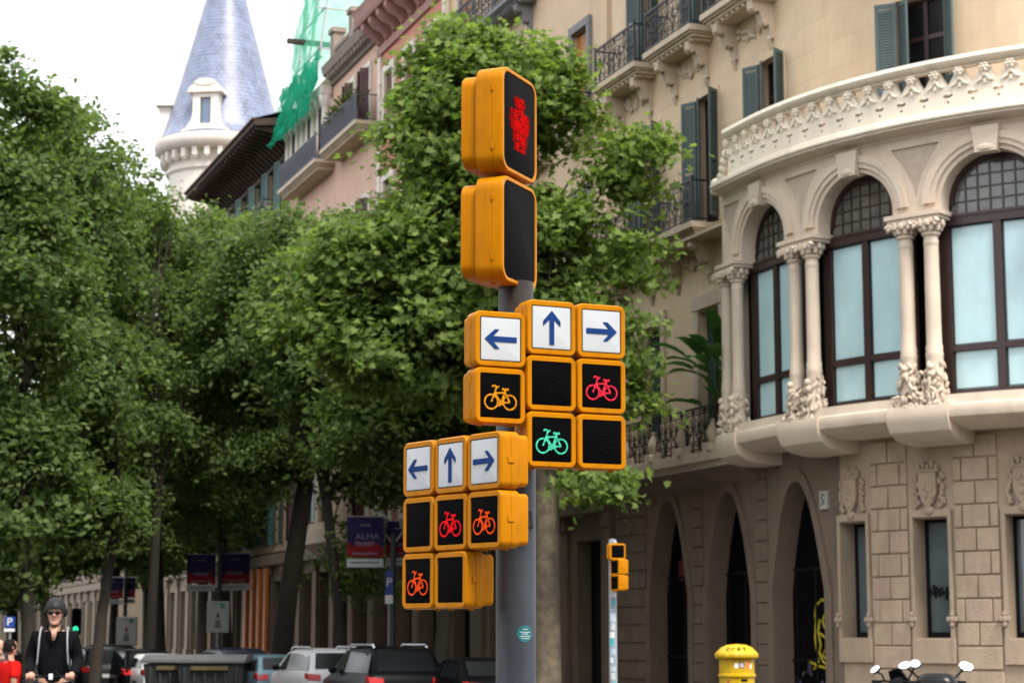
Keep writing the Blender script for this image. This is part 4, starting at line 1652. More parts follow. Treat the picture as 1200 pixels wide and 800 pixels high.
def arrow(kind, parent, s=.132, y=-.003):
    b = MB()
    t = .075
    h = [(-.5, t / 1), (.25, t), (.05, .28), (.19, .28), (.5, 0), (.19, -.28), (.05, -.28), (.25, -t), (-.5, -t)]
    rot = {'right': 0, 'left': 180, 'up': 90}[kind]
    c_, s_ = math.cos(R(rot)), math.sin(R(rot))
    b.prism([((x * c_ - z * s_) * s, (x * s_ + z * c_) * s) for x, z in h], y, y + .002)
    return b.build('arrow', M_blue, parent)


def signal_box(parent, loc, rz, w, h, kind, r=.028, dep=.085, back=.05, fr=.021, sym=None, symw=.134, inset=.022):
    """yellow housing: bevelled front frame round a recessed lens, seam, smaller rear casing"""
    def L(w_, h_, r_, y):
        return [(x, y, z) for x, z in rrect(w_, h_, r_, 6)]
    b = MB()
    e = .006
    b.loft([L(w - inset - .004, h - inset - .004, r - .010, dep + back), L(w - inset, h - inset, r - .009, dep + back - .003), L(w - inset, h - inset, r - .009, dep + .001),
            L(w - .004, h - .004, r - .002, dep + .001), L(w, h, r, dep - .004), L(w, h, r, .048), L(w - .003, h - .003, r, .047), L(w - .003, h - .003, r, .0445), L(w, h, r, .0435),
            L(w, h, r, .010), L(w - .0035, h - .0035, r - .001, .0035), L(w - .010, h - .010, r - .004, .0), L(w - 2 * fr, h - 2 * fr, max(.006, r - fr), 0), L(w - 2 * fr - .004, h - 2 * fr - .004, max(.005, r - fr - .002), .007)],
           cap0=True, cap1=True)
    for sx in (-.3, .3):                                   # lugs under the housing
        b.lathe([(0, -.006), (.012, -.006), (.012, .004), (0, .004)], 8, (sx * w, dep * .6, -h / 2))
    for sz in (-.28, .28):
        b.tube([(-w / 2 - .002, .042, sz * h - .012), (-w / 2 - .002, .042, sz * h + .012)], .0045, 6)
    b.box(w / 2 - .001, w / 2 + .004, .030, .060, -.010, .010)
    o = b.build('signal_box', M_orange, parent, ang=32)
    o.location = loc
    o.rotation_euler = (0, 0, rz)
    g_ = MB()
    iw, ih = w - 2 * fr - .004, h - 2 * fr - .004
    q = max(.005, r - fr - .002)
    if kind == 'arrow':
        g_.mi = 1
        g_.loft([L(iw, ih, q, .0055), L(iw, ih, q, .002), L(iw - .004, ih - .004, q, .0015)])
        g_.mi = 0
        g_.loft([L(iw - .005, ih - .005, q, .003), L(iw - .006, ih - .006, q, .0008), L(iw - .012, ih - .012, q, .0002)], cap0=False)
        p = g_.build('arrow_panel', [M_panel, M_gasket], o)
        arrow(sym, o)
    else:
        g_.loft([L(iw, ih, q, .006), L(iw, ih, q, .004), L(iw - .01, ih - .01, q, .002)])
        p = g_.build('lens', M_lens, o)
        if sym is not None:
            bike_symbol(sym, sym, o, symw, .001)
    return o


PITCH = .2165
BW = .2135


def cluster(yaw, origin_uvY, cells):
    """origin: pixel and depth of the reference box's front centre; cells: (column, row, kind, symbol, drop)"""
    o = at(*origin_uvY)
    ax = Vector((math.cos(R(yaw)), math.sin(R(yaw)), 0))
    for cx, row, kind, sym, drop in cells:
        p = o + ax * (cx * PITCH) + Vector((0, 0, -row * PITCH - drop))
        jit = random.Random(int(cx * 7 + row * 3 + 50)).uniform(-1.2, 1.2)
        signal_box(TS, p - Vector((PX, PY, .13)), R(yaw + jit), BW, BW, kind, sym=sym)


cluster(25, (646.5, 384, 7.52), [
    (-1, 0, 'arrow', 'left', .058), (-1, 1, 'lens', L_yel, .058),
    (0, 0, 'arrow', 'up', 0), (0, 1, 'lens', L_off, 0), (0, 2, 'lens', L_grn, 0),
    (1, 0, 'arrow', 'right', 0), (1, 1, 'lens', L_red, 0), (1, 2, 'lens', L_off, 0)])
cluster(-53, (567, 540, 7.30), [
    (0, 0, 'arrow', 'right', 0), (0, 1, 'lens', L_org, 0),
    (-1, 0, 'arrow', 'up', 0), (-1, 1, 'lens', L_red2, 0), (-1, 2, 'lens', None, 0),
    (-2, 0, 'arrow', 'left', 0), (-2, 1, 'lens', None, 0), (-2, 2, 'lens', L_org, 0)])
# the two large heads on top of the pole
for v, lit in ((147.5, True), (274.0, False)):
    p = at(609.5, v, 7.70) - Vector((PX, PY, .13))
    o = signal_box(TS, p, R(66.5), .352, .424, 'lens', r=.062, dep=.115, back=.075, fr=.017, inset=.045)
    if lit:                                                # standing figure drawn in rows of lamps
        f = MB()
        rr = random.Random(2)
        z = .108
        while z > -.112:
            if z > .070:
                hw = math.sqrt(max(0, .034 ** 2 - (z - .09) ** 2)) + .012
            elif z > .056:
                hw = .034
            elif z > -.03:
                hw = .080 + .012 * math.sin((z + .03) * 34)
            else:
                hw = .062 - .012 * (z < -.085)
            x = -hw
            while x < hw:                                  # short runs of lamps, some weak
                ln = rr.uniform(.012, .034)
                f.mi = 0 if rr.random() < .72 else 1
                if abs(x) > hw * .8 or (z < -.04 and abs(x + ln / 2) < .008):
                    f.mi = 1
                if rr.random() > .05:
                    f.box(x, min(hw, x + ln) - .0008, .0005, .002, z, z + .0048)
                x += ln
            f.mi = 1  # dim halo strips past each row imitate its blurred glow
            f.box(-hw - rr.uniform(.004, .016), -hw, .0005, .0015, z, z + .0036)
            f.box(hw, hw + rr.uniform(.004, .016), .0005, .0015, z, z + .0036)
            z -= .0072
        f.build('standing_figure', [L_man, L_man2], o)
# clamps that hold the clusters, small cable box, round sticker
for u_, v_, Y_ in ((636, 360, 7.66), (636, 470, 7.66), (636, 540, 7.66), (585, 530, 7.50), (588, 590, 7.50)):
    b = MB()
    q = at(u_, v_, Y_) - Vector((PX, PY, .13))
    d_ = Vector((q.x, q.y, 0)).normalized()
    b.tube([d_ * (PR - .01) + Vector((0, 0, q.z)), d_ * .12 + Vector((0, 0, q.z)), (q.x * 1.2, q.y * 1.2, q.z)], .02, 8)
    b.build('clamp', M_steel, TS)
q = at(616, 608, 7.66) - Vector((PX, PY, .13))
b = MB()
b.box(q.x - .03, q.x + .03, q.y - .04, q.y + .06, q.z - .035, q.z + .035)
b.build('cable_box', M_pole, TS, bevel=.006)
q = at(615.5, 742, 7.67) - Vector((0, 0, .13))
b = MB()
ang0 = R(-64)
rad = .033


def wrap(a_off, zz, rr):
    a = ang0 + a_off / PR
    return (rr * math.cos(a), rr * math.sin(a), q.z + zz)


n = 28
loop = [(rad * math.cos(2 * math.pi * k / n), rad * math.sin(2 * math.pi * k / n)) for k in range(n)]
rings = [[wrap(x * f, z * f, PR + .0012) for x, z in loop] for f in (1, .8, .6, .4, .2, .02)]
b.loft(rings, cap0=False, cap1=True)
st = b.build('sticker', mat('teal sticker', (.012, .12, .14), .4, .1, 8), TS)
b = MB()
for zz, hw in ((.017, .009), (.006, .021), (-.001, .012), (-.010, .022), (-.018, .015)):
    k = -hw
    rr = random.Random(int(zz * 1e4) + 99)
    while k < hw:
        w = rr.uniform(.002, .005)
        b.add([wrap(k, zz - .0014, PR + .0022), wrap(k + w, zz - .0014, PR + .0022), wrap(k + w, zz + .0014, PR + .0022), wrap(k, zz + .0014, PR + .0022)], [(0, 1, 2, 3)])
        k += w + .0015
b.build('sticker_print', mat('pale print', (.6, .68, .68), .5, .05), st)

# ================================================================== small signal across the road
p0 = at(720, 690, 23.2)
T2 = empty('traffic_signal', (p0.x - .02, p0.y, .14))
tag(T2, 'small distant yellow signal on a sticker covered pole beside the arched doorways', 'traffic light')
b = MB()
b.lathe([(0, 0), (.12, 0), (.12, .02), (.05, .04), (.045, 2.65), (0, 2.66)], 14)
pp = b.build('pole', mat('grey blue painted pole', (.24, .27, .30), .45, .1, 6), T2)
rr = random.Random(8)
cols = [(.6, .65, .7), (.35, .45, .55), (.05, .35, .40), (.65, .65, .62), (.45, .5, .52)]
for k in range(16):
    z = .75 + k * .095
    b = MB()
    a0 = -2.4 + rr.uniform(-.2, .5)
    a1 = a0 + rr.uniform(.8, 1.6)
    h = rr.uniform(.05, .1)
    vs_, fs_ = [], []
    for j in range(6):
        a = a0 + (a1 - a0) * j / 5
        vs_ += [(.0475 * math.cos(a), .0475 * math.sin(a), z), (.0475 * math.cos(a), .0475 * math.sin(a), z + h)]
    fs_ = [(2 * j, 2 * j + 2, 2 * j + 3, 2 * j + 1) for j in range(5)]
    b.add(vs_, fs_)
    b.build('sticker', mat('pole sticker %d' % (k % 5), cols[k % 5], .4, .2, 30), pp)
for du, v, yaw, sc in ((4, 646, 18, 1), (0, 664, -62, 1), (0, 682.5, -62, 1)):
    p = at(720 + du, v, 23.05 if yaw > 0 else 23.0) - T2.location
    signal_box(T2, p, R(yaw), .20, .19, 'lens', sym=None, r=.025)
b = MB()
b.tube([(0, 0, 2.5), (.03, -.1, 2.62)], .02, 6)
b.build('clamp', M_steel, T2)

# ================================================================== yellow pillar box
p0 = at(863, 754, 25.6)
PB = empty('post_box', (p0.x, p0.y, .14))
tag(PB, 'round yellow pillar post box with stickers and a domed cap', 'post box')
M_yel = mat('glossy yellow enamel', (.50, .315, .004), .45, .06, 4, coat=.05, spec=.3, stain=.3, sstain=3)
zt = p0.z - .14
b = MB()
b.lathe([(0, 0), (.25, 0), (.25, .12), (.225, .15), (.225, zt - .42), (.245, zt - .41), (.245, zt - .385), (.225, zt - .375), (.225, zt - .18), (.0, zt - .18)], 36)
body = b.build('body', M_yel, PB)
b = MB()
loops = []
for r, z in ((.0, -.19), (.255, -.19), (.275, -.17), (.275, -.125), (.25, -.10), (.20, -.045), (.12, -.01), (.0, 0)):
    loops.append([((r + (.006 * math.cos(14 * 2 * math.pi * k / 84) if .2 < r else 0)) * math.cos(2 * math.pi * k / 84), (r + (.006 * math.cos(14 * 2 * math.pi * k / 84) if .2 < r else 0)) * math.sin(2 * math.pi * k / 84), zt + z) for k in range(84)])
b.loft(loops)
cap = b.build('cap', M_yel, PB, ang=50)
b = MB()
for k, a in enumerate((-125, -108, -88, -70)):                # black scrawl round the cap
    a = R(a)
    rr_ = .225
    z = zt - .068
    c = Vector((rr_ * math.cos(a), rr_ * math.sin(a), z))
    t_ = Vector((-math.sin(a), math.cos(a), 0))
    u_ = Vector((-math.cos(a), -math.sin(a), .9)).normalized()
    if k == 0:
        pts = [(.02, .02), (-.01, .025), (-.022, 0), (-.008, -.02), (.02, -.015)]
    elif k == 1:
        pts = [(-.02, .0), (.02, .02)]
    elif k == 2:
        pts = [(-.015, -.022), (-.015, .022), (.015, .02), (.015, .002), (-.012, 0)]
    else:
        pts = [(-.02, .022), (.022, .02), (0, .02), (0, -.022)]
    b.tube([c + t_ * x + u_ * y + Vector((0, 0, .004)) for x, y in pts], .005, 5)
b.build('scrawl', M_black, cap)


def band(parent, name, m, a, z, w, h, r=.2265, rnd_=False):
    b = MB()
    k = 8
    a = R(a)
    if rnd_:
        lp = [(w / 2 * math.cos(2 * math.pi * i / 20), h / 2 * math.sin(2 * math.pi * i / 20)) for i in range(20)]
        b.loft([[(r * math.cos(a + x * f / r), r * math.sin(a + x * f / r), z + y * f) for x, y in lp] for f in (1, .66, .33, .02)], cap0=False)
    else:
        vs_ = []
        for i in range(k + 1):
            x = -w / 2 + w * i / k
            vs_ += [(r * math.cos(a + x / r), r * math.sin(a + x / r), z - h / 2), (r * math.cos(a + x / r), r * math.sin(a + x / r), z + h / 2)]
        b.add(vs_, [(2 * i, 2 * i + 2, 2 * i + 3, 2 * i + 1) for i in range(k)])
    return b.build(name, m, parent)


M_stw, M_str, M_sto = mat('white sticker', (.75, .75, .74), .4), mat('red sticker', (.5, .03, .03), .4), mat('orange sticker', (.65, .18, .03), .4)
band(body, 'sticker', M_stw, -98, zt - .27, .05, .06)
band(body, 'sticker', M_blue, -80, zt - .265, .075, .075, rnd_=True)
band(body, 'sticker', M_stw, -80, zt - .265, .05, .05, .2272, True)
band(body, 'sticker', M_str, -80, zt - .265, .025, .025, .2279, True)
band(body, 'sticker', M_sto, -60, zt - .26, .055, .10)
band(body, 'sticker', M_stw, -46, zt - .28, .03, .06)
band(body, 'sticker', M_black, -72, zt - .455, .09, .035)
band(body, 'sticker', M_str, -126, zt - .47, .03, .04)
band(body, 'letter_slot', M_black, -98, zt - .60, .10, .03)
for i in range(4):
    band(body, 'rivet', M_black, -112 + i * 9, zt - .545, .018, .018, rnd_=True)

# ================================================================== lamp posts, banners, posters, parking signs
M_bp = mat('banner print navy to red', (.032, .024, .085), .8, .25, 3, spec=.05)
M_bred = mat('banner red band', (.24, .022, .026), .8, .25, 3, spec=.05)
M_bwh = mat('banner white strip', (.50, .55, .55), .7, .06, 3, spec=.1)
M_btx = mat('banner lettering', (.22, .20, .28), .8, .05, spec=.05)
M_green = mat('dark green iron', (.03, .045, .04), .5, .2, 6)


def lamp_post(u, Y, h, label, lantern=True):
    p = at(u, 740, Y)
    o = empty('street_lamp', (p.x, p.y, .14 + gz(Y)))
    h -= gz(Y)
    tag(o, label, 'street lamp')
    b = MB()
    b.lathe([(0, 0), (.2, 0), (.2, .25), (.14, .35), (.10, 1.0), (.085, 1.05), (.07, h), (0, h)], 12)
    b.build('post', M_green, o)
    if lantern:
        for sg in (-1, 1):
            b = MB()
            b.tube([(0, 0, h - .3), (sg * .2, 0, h - .05), (sg * .30, 0, h + .1)], .03, 6)
            b.lathe([(0, 0), (.10, .02), (.15, .25), (.17, .3), (.05, .42), (0, .43)], 10, (sg * .30, 0, h + .1))
            b.build('lantern', mat('milky lantern glass', (.30, .31, .28), .5, .05), o)
    return o


def banner(u0, u1, v0, v1, Y, label, txt=False, group=None):
    a, b_ = at(u0, v0, Y), at(u1, v1, Y)
    w, z1, z0 = b_.x - a.x, a.z, b_.z
    o = empty('banner', ((a.x + b_.x) / 2, Y, z0))
    tag(o, label, 'banner', group)
    h = z1 - z0
    q = MB()
    q.box(-w / 2, w / 2, 0, .012, h * .36, h)
    q.build('cloth', M_bp, o)
    q = MB()
    q.box(-w / 2, w / 2, -.002, .013, h * .20, h * .36)
    rr = random.Random(int(u0))
    for k in range(9):                                       # ragged top of the red band
        x = -w / 2 + w * (k + .5) / 9
        q.box(x - w * .05, x + w * .05, -.003, .01, h * .34, h * (.38 + rr.uniform(.02, .16)))
    q.build('red_band', M_bred, o)
    q = MB()
    q.box(-w / 2, w / 2, 0, .012, 0, h * .165)
    q.build('white_strip', M_bwh, o)
    if txt:
        text_mesh('ALMA', h * .16, .004, 'lettering', M_btx, o, (w * .06, -.006, h * .60), sx=1.15)
    q = MB()
    for zz, hw in ((.83, .14), (.48, .28), (.44, .2), (.265, .36)):
        k = -hw
        while k < hw:
            ww = rr.uniform(.02, .05)
            q.box(w * k, w * (k + ww), -.007, -.003, h * (zz - .018), h * (zz + .018))
            k += ww + .018
    q.build('small_print', M_btx, o)
    q = MB()
    k = -.4
    while k < .34:
        ww = rr.uniform(.02, .05)
        q.box(w * k, w * (k + ww), -.004, -.001, h * .07, h * .105)
        k += ww + .018
    q.build('small_print', M_frame, o)
    for zz in (0.0, h):
        q = MB()
        q.tube([(-w / 2 - .03, .006, zz), (w / 2 + .12, .006, zz)], .016, 6)
        q.build('hanging_rod', M_steel, o)
    return o


def poster(u0, u1, v0, v1, Y, label):
    a, b_ = at(u0, v0, Y), at(u1, v1, Y)
    w, h = b_.x - a.x, a.z - b_.z
    o = empty('advertising_panel', ((a.x + b_.x) / 2, Y, 0))
    tag(o, label, 'poster')
    q = MB()
    q.box(-w / 2, w / 2, 0, .12, b_.z, a.z)
    q.build('panel', mat('white poster sheet', (.52, .55, .54), .7, .04, 2, spec=.1), o, bevel=.03)
    q = MB()
    q.box(w * .12, w * .32, -.006, 0, a.z - h * .22, a.z - h * .08)
    q.box(-w * .25, w * .30, -.004, 0, a.z - h * .10, a.z - h * .07)
    q.build('green_mark', mat('green print', (.06, .30, .17), .5), o)
    q = MB()
    zc = b_.z + h * .42
    q.prism([(-w * .16, zc - h * .26), (w * .16, zc - h * .26), (w * .10, zc), (-w * .10, zc)], -.005, 0)
    q.build('printed_figure', mat('grey green print', (.14, .20, .19), .5, .2, 9), o)
    q = MB()
    q.prism([(w * .07 * math.cos(R(t)), zc + h * .12 + h * .085 * math.sin(R(t))) for t in range(0, 360, 24)], -.006, 0)
    q.build('printed_head', mat('red brown print', (.22, .07, .05), .5), o)
    q = MB()
    q.lathe([(0, gz(Y)), (.06, gz(Y)), (.06, b_.z + .02), (0, b_.z + .02)], 10, (0, .06, 0))
    q.build('post', M_steel, o)
    return o


def p_sign(u, v0, v1, vw, w_px, Y, label):
    """blue parking plate with a white plate below"""
    a, b_ = at(u - w_px / 2, v0, Y), at(u + w_px / 2, v1, Y)
    c = at(u, vw, Y)
    w, h = b_.x - a.x, a.z - b_.z
    o = empty('parking_sign', ((a.x + b_.x) / 2, Y, 0))
    tag(o, label, 'sign')
    q = MB()
    q.prism([(x, z + (a.z + b_.z) / 2) for x, z in rrect(w, h, w * .08, 3)], 0, .03)
    q.build('blue_plate', mat('parking sign blue', (.012, .05, .26), .4, .05), o)
    text_mesh('P', h * 1.0 if h < w * 1.3 else w * 1.5, .004, 'letter', M_stw, o, (0, -.008, (a.z + b_.z) / 2), sx=1.0)
    q = MB()
    q.box(-w / 2, w / 2, 0, .03, c.z, b_.z - .02)
    q.build('white_plate', M_stw, o)
    q = MB()
    q.lathe([(0, gz(Y)), (.035, gz(Y)), (.035, a.z), (0, a.z)], 10, (0, .07, 0))
    q.build('post', M_steel, o)


lamp_post(460, 55.0, at(460, 622, 55).z - .2, 'dark lamp post with twin lanterns behind the lower left arrow signals')
banner(407, 449, 605, 664, 54.8, 'navy and red ALMA banner left of the twin lantern lamp post', True)
banner(452.5, 478, 610, 662, 55.3, 'navy and red banner half hidden right of the twin lantern lamp post')
p_sign(456, 668, 696, 707, 9, 54.5, 'narrow blue parking sign hanging on the twin lantern lamp post')
lamp_post(256, 70.0, at(256, 640, 70).z, 'slim lamp post carrying two navy and red banners above a white poster', False)
banner(219.5, 252, 649, 692, 69.8, 'left banner of the pair above the white poster')
banner(258, 292, 648, 691, 70.2, 'right banner of the pair above the white poster')
poster(242.5, 268, 704, 741, 68.0, 'white street poster on a post below the pair of banners')
lamp_post(146, 74.0, at(146, 668, 74).z, 'far slim post carrying two banners near the rounded white panel', False)
banner(118, 144, 676, 707, 73.8, 'purple red banner left on the far slim post')
banner(147, 158, 676, 706, 74.2, 'narrow purple red banner right on the far slim post')
poster(136.5, 160, 722, 756, 72.0, 'rounded white street panel at the far left, right of the scooter rider')
p_sign(11.3, 722, 735, 739.5, 11.5, 46.0, 'square blue parking sign with white plate at the far left edge')
# far green light
p0 = at(89.5, 735, 60)
o = empty('traffic_signal', (p0.x, 60, 0))
tag(o, 'far traffic light showing green beside the helmeted rider', 'traffic light')
b = MB()
b.prism(rrect(.26, .8, .06, 3), -.1, .1, M=Matrix.Translation((0, 0, p0.z + .18)))
ho = b.build('housing', M_black, o)
b = MB()
b.lathe([(0, gz(60)), (.05, gz(60)), (.05, p0.z), (0, p0.z)], 10, (0, .05, 0))
b.build('pole', M_green, o)
for k in range(3):
    b = MB()
    b.prism([(.085 * math.cos(R(t)), p0.z - .04 + .23 * k + .085 * math.sin(R(t))) for t in range(0, 360, 24)], -.112, -.10)
    b.build('lens', led('green lamp', (.05, 1.0, .5), .55) if k == 0 else M_lens, ho)
# ================================================================== trees
M_limb = mat('dark limb bark', (0.026, 0.021, 0.016), 0.95, 0.3, 5.0, 0.5, 14)
PALM = np.array([(0, 0), (.16, -.10), (.50, .02), (.30, .22), (.48, .55), (.20, .52), (0, 1.0), (-.20, .52), (-.48, .55), (-.30, .22), (-.50, .02), (-.16, -.10)]) - np.array([0, .4])
OVAL = np.array([(0, -.5), (.30, -.12), (.26, .2), (0, .6), (-.26, .2), (-.30, -.12)])


def leaves_object(name, cen, nrm, size, seed, m, parent, shape=OVAL, droop=.35):
    rs = np.random.RandomState(seed)
    N = len(cen)
    k = len(shape)
    n = nrm / np.linalg.norm(nrm, axis=1, keepdims=True)
    r = rs.normal(size=(N, 3))
    r[:, 2] -= droop
    u = np.cross(n, r)
    u /= np.linalg.norm(u, axis=1, keepdims=True)
    v = np.cross(n, u)
    sz = size * rs.uniform(.6, 1.25, (N, 1))
    pts = cen[:, None, :] + sz[:, None] * (shape[None, :, :1] * u[:, None, :] + shape[None, :, 1:] * v[:, None, :])
    # fold each leaf along its rib
    pts += (np.abs(shape[None, :, :1]) * .35 * sz[:, None]) * n[:, None, :]
    co = pts.reshape(-1, 3).astype(np.float32)
    me = bpy.data.meshes.new(name)
    me.vertices.add(N * k)
    me.vertices.foreach_set('co', co.ravel())
    me.loops.add(N * k)
    me.loops.foreach_set('vertex_index', np.arange(N * k, dtype=np.int32))
    me.polygons.add(N)
    me.polygons.foreach_set('loop_start', np.arange(0, N * k, k, dtype=np.int32))
    me.polygons.foreach_set('loop_total', np.full(N, k, dtype=np.int32))
    me.update(calc_edges=True)
    me.materials.append(m)
    o = bpy.data.objects.new(name, me)
    C.objects.link(o)
    o.parent = parent
    return o


def crown_clumps(ells, n, seed, shell=.30):
    """clump centres spread through a set of ellipsoids (cx, cy, cz, rx, ry, rz, weight)"""
    rs = np.random.RandomState(seed)
    W = np.array([e[3] * e[4] * e[5] * (e[6] if len(e) > 6 else 1) for e in ells]) ** .8
    out = []
    for i in rs.choice(len(ells), n, p=W / W.sum()):
        e = ells[i]
        d = rs.normal(size=3)
        d /= np.linalg.norm(d)
        rad = rs.uniform(0, 1) ** shell
        p = np.array(e[:3]) + d * rad * np.array(e[3:6])
        out.append((p, d))
    return out


def tree(name, label, loc, ells, trunk_r, fork_z, n_clump, per, csize, lsize, seed, m=None, bark=None, shape=OVAL, lean=(0, 0), group=None, nbr=16):
    rs = np.random.RandomState(seed + 1000)
    o = empty(name, loc)
    tag(o, label, 'tree', group)
    cl = crown_clumps(ells, n_clump, seed)
    cen, nrm = [], []
    for p, d in cl:
        s = csize * rs.uniform(.55, 1.35)
        k = int(per * rs.uniform(.5, 1.4) * (s / csize) ** 1.6)
        q = rs.normal(size=(k, 3)) * np.array([s, s, s * .5]) * .5
        q[:, 2] -= (q[:, 0] ** 2 + q[:, 1] ** 2) * .22 / max(s, .2)
        cen.append(p + q)
        t = rs.normal(size=(k, 3)) * .55
        t += np.array([0, 0, .75]) + d * .45
        nrm.append(t)
    cen, nrm = np.concatenate(cen), np.concatenate(nrm)
    leaves_object('crown', cen, nrm, lsize, seed + 5, m or M_leaf, o, shape)
    b = MB()
    h0 = fork_z
    x1, y1 = lean
    pth = [(0, 0, -.45), (0, 0, .25), (x1 * .3, y1 * .3, h0 * .4), (x1 * .7, y1 * .7, h0 * .75), (x1, y1, h0)]
    b.tube(pth, [trunk_r * 1.35, trunk_r * 1.05, trunk_r * .95, trunk_r * .9, trunk_r * .85], 14)
    top = max(e[2] for e in ells)
    idx = rs.choice(len(cl), min(nbr, len(cl)), replace=False)
    for j, i in enumerate(idx):
        p = cl[i][0] * .86 + np.array([x1, y1, h0 + (top - h0) * .5]) * .14
        zs = h0 * rs.uniform(.92, 1.0) if j < nbr * .7 else h0 + (top - h0) * .3
        a = np.array([x1, y1, zs])
        mid = a * .45 + p * .55 + np.array([rs.uniform(-.4, .4), rs.uniform(-.4, .4), rs.uniform(.1, .7)])
        m1 = a * .78 + mid * .22 + np.array([0, 0, .35])
        b.mi = 1
        b.tube([a, m1, mid, p], [trunk_r * .55, trunk_r * .40, trunk_r * .17, .012], 7)
        for q in range(2):
            e = p + rs.normal(size=3) * .5
            b.tube([mid, (mid + e) / 2 + np.array([0, 0, .2]), e], [trunk_r * .12, .025, .008], 5)
    b.build('trunk', [bark or M_barkd, M_limb], o, ang=60)
    return o


def E_(u, v, Y, ru, rv, ry, loc, wt=1.0):
    """an ellipsoid of foliage about the place seen at (u, v) and depth Y, in the tree's own frame"""
    p = at(u, v, Y) - Vector(loc)
    k = Y / 2335.0
    return (p.x, p.y, p.z, ru * k, ry, rv * k, wt)


# the tree in the middle, whose mottled trunk stands right of the signal pole
L1 = S(3.2, 4.7, .14)
L1 = Vector((at(641, 700, L1.y).x, L1.y, .14))
Y1 = L1.y
e1 = [E_(560, 130, Y1, 100, 90, 2.4, L1), E_(508, 185, Y1, 60, 85, 2.0, L1), E_(610, 90, Y1, 55, 60, 1.8, L1, .8),
      E_(650, 130, Y1, 45, 45, 1.4, L1, .5), E_(738, 185, Y1 - .5, 42, 40, 1.2, L1, .6), E_(690, 270, Y1 - .5, 62, 55, 1.6, L1, .5), E_(745, 300, Y1 - .5, 32, 36, 1.0, L1, .4),
      E_(560, 290, Y1, 115, 110, 2.8, L1), E_(450, 320, Y1 + .5, 88, 95, 2.6, L1),
      E_(650, 370, Y1, 78, 70, 1.9, L1, .7), E_(490, 400, Y1, 110, 70, 2.6, L1), E_(735, 390, Y1 - .5, 36, 50, 1.0, L1, .4),
      E_(640, 470, Y1, 80, 55, 1.8, L1, .65), E_(735, 470, Y1 - .5, 26, 30, .9, L1, .35), E_(690, 560, Y1 - .8, 48, 26, 1.1, L1, .9), E_(385, 370, Y1 + .5, 60, 65, 2.0, L1), E_(540, 60, Y1, 70, 38, 1.5, L1)]
tree('plane_tree', 'bright green plane tree with a mottled trunk right of the big signal pole', L1, e1, .30, 6.6, 620, 100, .62, .19, 21, shape=PALM, bark=M_barkp, nbr=26)
# row along the right-hand kerb and further trees on the left side of the road; measured trunk, crown top and reach
specs = [
    # u trunk, Y, crown list (u, v, ru, rv, ry), trunk radius, fork height, label
    (515, 51.5, [(500, 330, 85, 80, 2.6), (470, 430, 90, 70, 2.8), (545, 470, 70, 60, 2.2), (440, 500, 70, 50, 2.2), (560, 560, 60, 36, 1.8)], .20, 6.0,
     'dark limbed plane tree directly behind the lower left signal cluster'),
    (404, 58.5, [(410, 330, 75, 75, 2.8), (400, 430, 85, 80, 3.0), (360, 360, 60, 70, 2.4), (440, 530, 55, 50, 2.2), (425, 660, 32, 55, 1.8)], .17, 5.6,
     'bushy plane tree left of the lower left signal cluster, hanging low over the black car'),
    (328, 66.0, [(330, 320, 72, 82, 3.0), (300, 400, 80, 85, 3.2), (360, 430, 70, 65, 2.8), (305, 540, 50, 55, 2.6)], .34, 6.6,
     'thick trunked plane tree left of the distant glazed bay window'),
    (268, 74.0, [(270, 330, 62, 85, 3.2), (240, 420, 70, 80, 3.2), (290, 520, 62, 70, 2.8), (235, 590, 50, 45, 2.2)], .20, 6.2,
     'slender plane tree beside the pair of red and navy banners'),
    (190, 70.0, [(205, 312, 70, 82, 3.4), (165, 350, 70, 90, 3.2), (230, 410, 75, 80, 3.2), (180, 500, 75, 75, 3.0), (215, 600, 50, 40, 2.4)], .18, 6.4,
     'leaning plane tree left of the parked grey containers'),
    (176, 64.0, [(140, 270, 62, 105, 3.0), (110, 370, 75, 95, 3.2), (160, 470, 70, 80, 3.0), (120, 570, 65, 62, 2.8)], .17, 6.0,
     'plane tree with a straight dark trunk right of the helmeted rider'),
    (112, 58.0, [(75, 200, 62, 95, 2.8), (110, 250, 50, 95, 2.6), (60, 340, 80, 95, 3.0), (95, 450, 75, 85, 3.0), (70, 560, 70, 75, 2.8), (120, 600, 45, 60, 2.0)], .17, 5.6,
     'tall plane tree directly above the helmeted rider'),
    (38, 50.0, [(15, 150, 62, 92, 2.6), (-10, 250, 70, 100, 2.8), (35, 330, 70, 100, 2.8), (-5, 450, 75, 90, 2.8), (25, 560, 70, 80, 2.6), (-20, 640, 55, 50, 2.0)], .19, 5.0,
     'tallest leftmost plane tree at the left edge of the street'),
    (58, 84.0, [(60, 560, 65, 60, 3.4), (20, 620, 60, 50, 3.0), (110, 600, 60, 55, 3.0), (40, 520, 60, 60, 3)], .24, 4.6,
     'far low hanging tree behind the helmeted rider'),
    (16, 74.0, [(10, 600, 50, 70, 3.0), (-15, 660, 40, 50, 2.6), (25, 530, 60, 70, 3.0), (22, 680, 30, 30, 2.0)], .22, 3.4,
     'low leafy tree behind the square parking sign at the left edge'),
    (132, 88.0, [(110, 600, 70, 62, 3.6), (165, 620, 60, 50, 3.2), (75, 640, 45, 36, 2.6), (140, 540, 80, 70, 3.6)], .2, 4.6,
     'far low crowned tree above the rounded white panel'),
    (172, 98.0, [(165, 640, 50, 40, 3.6), (200, 620, 60, 50, 3.6), (150, 600, 60, 50, 3.6)], .2, 3.6,
     'far tree between the two pairs of banners'),
    (236, 92.0, [(225, 480, 70, 70, 4.0), (170, 560, 70, 55, 4.0), (280, 590, 60, 50, 3.6)], .26, 5.4,
     'far plane tree in deep shade behind the pair of banners'),
]
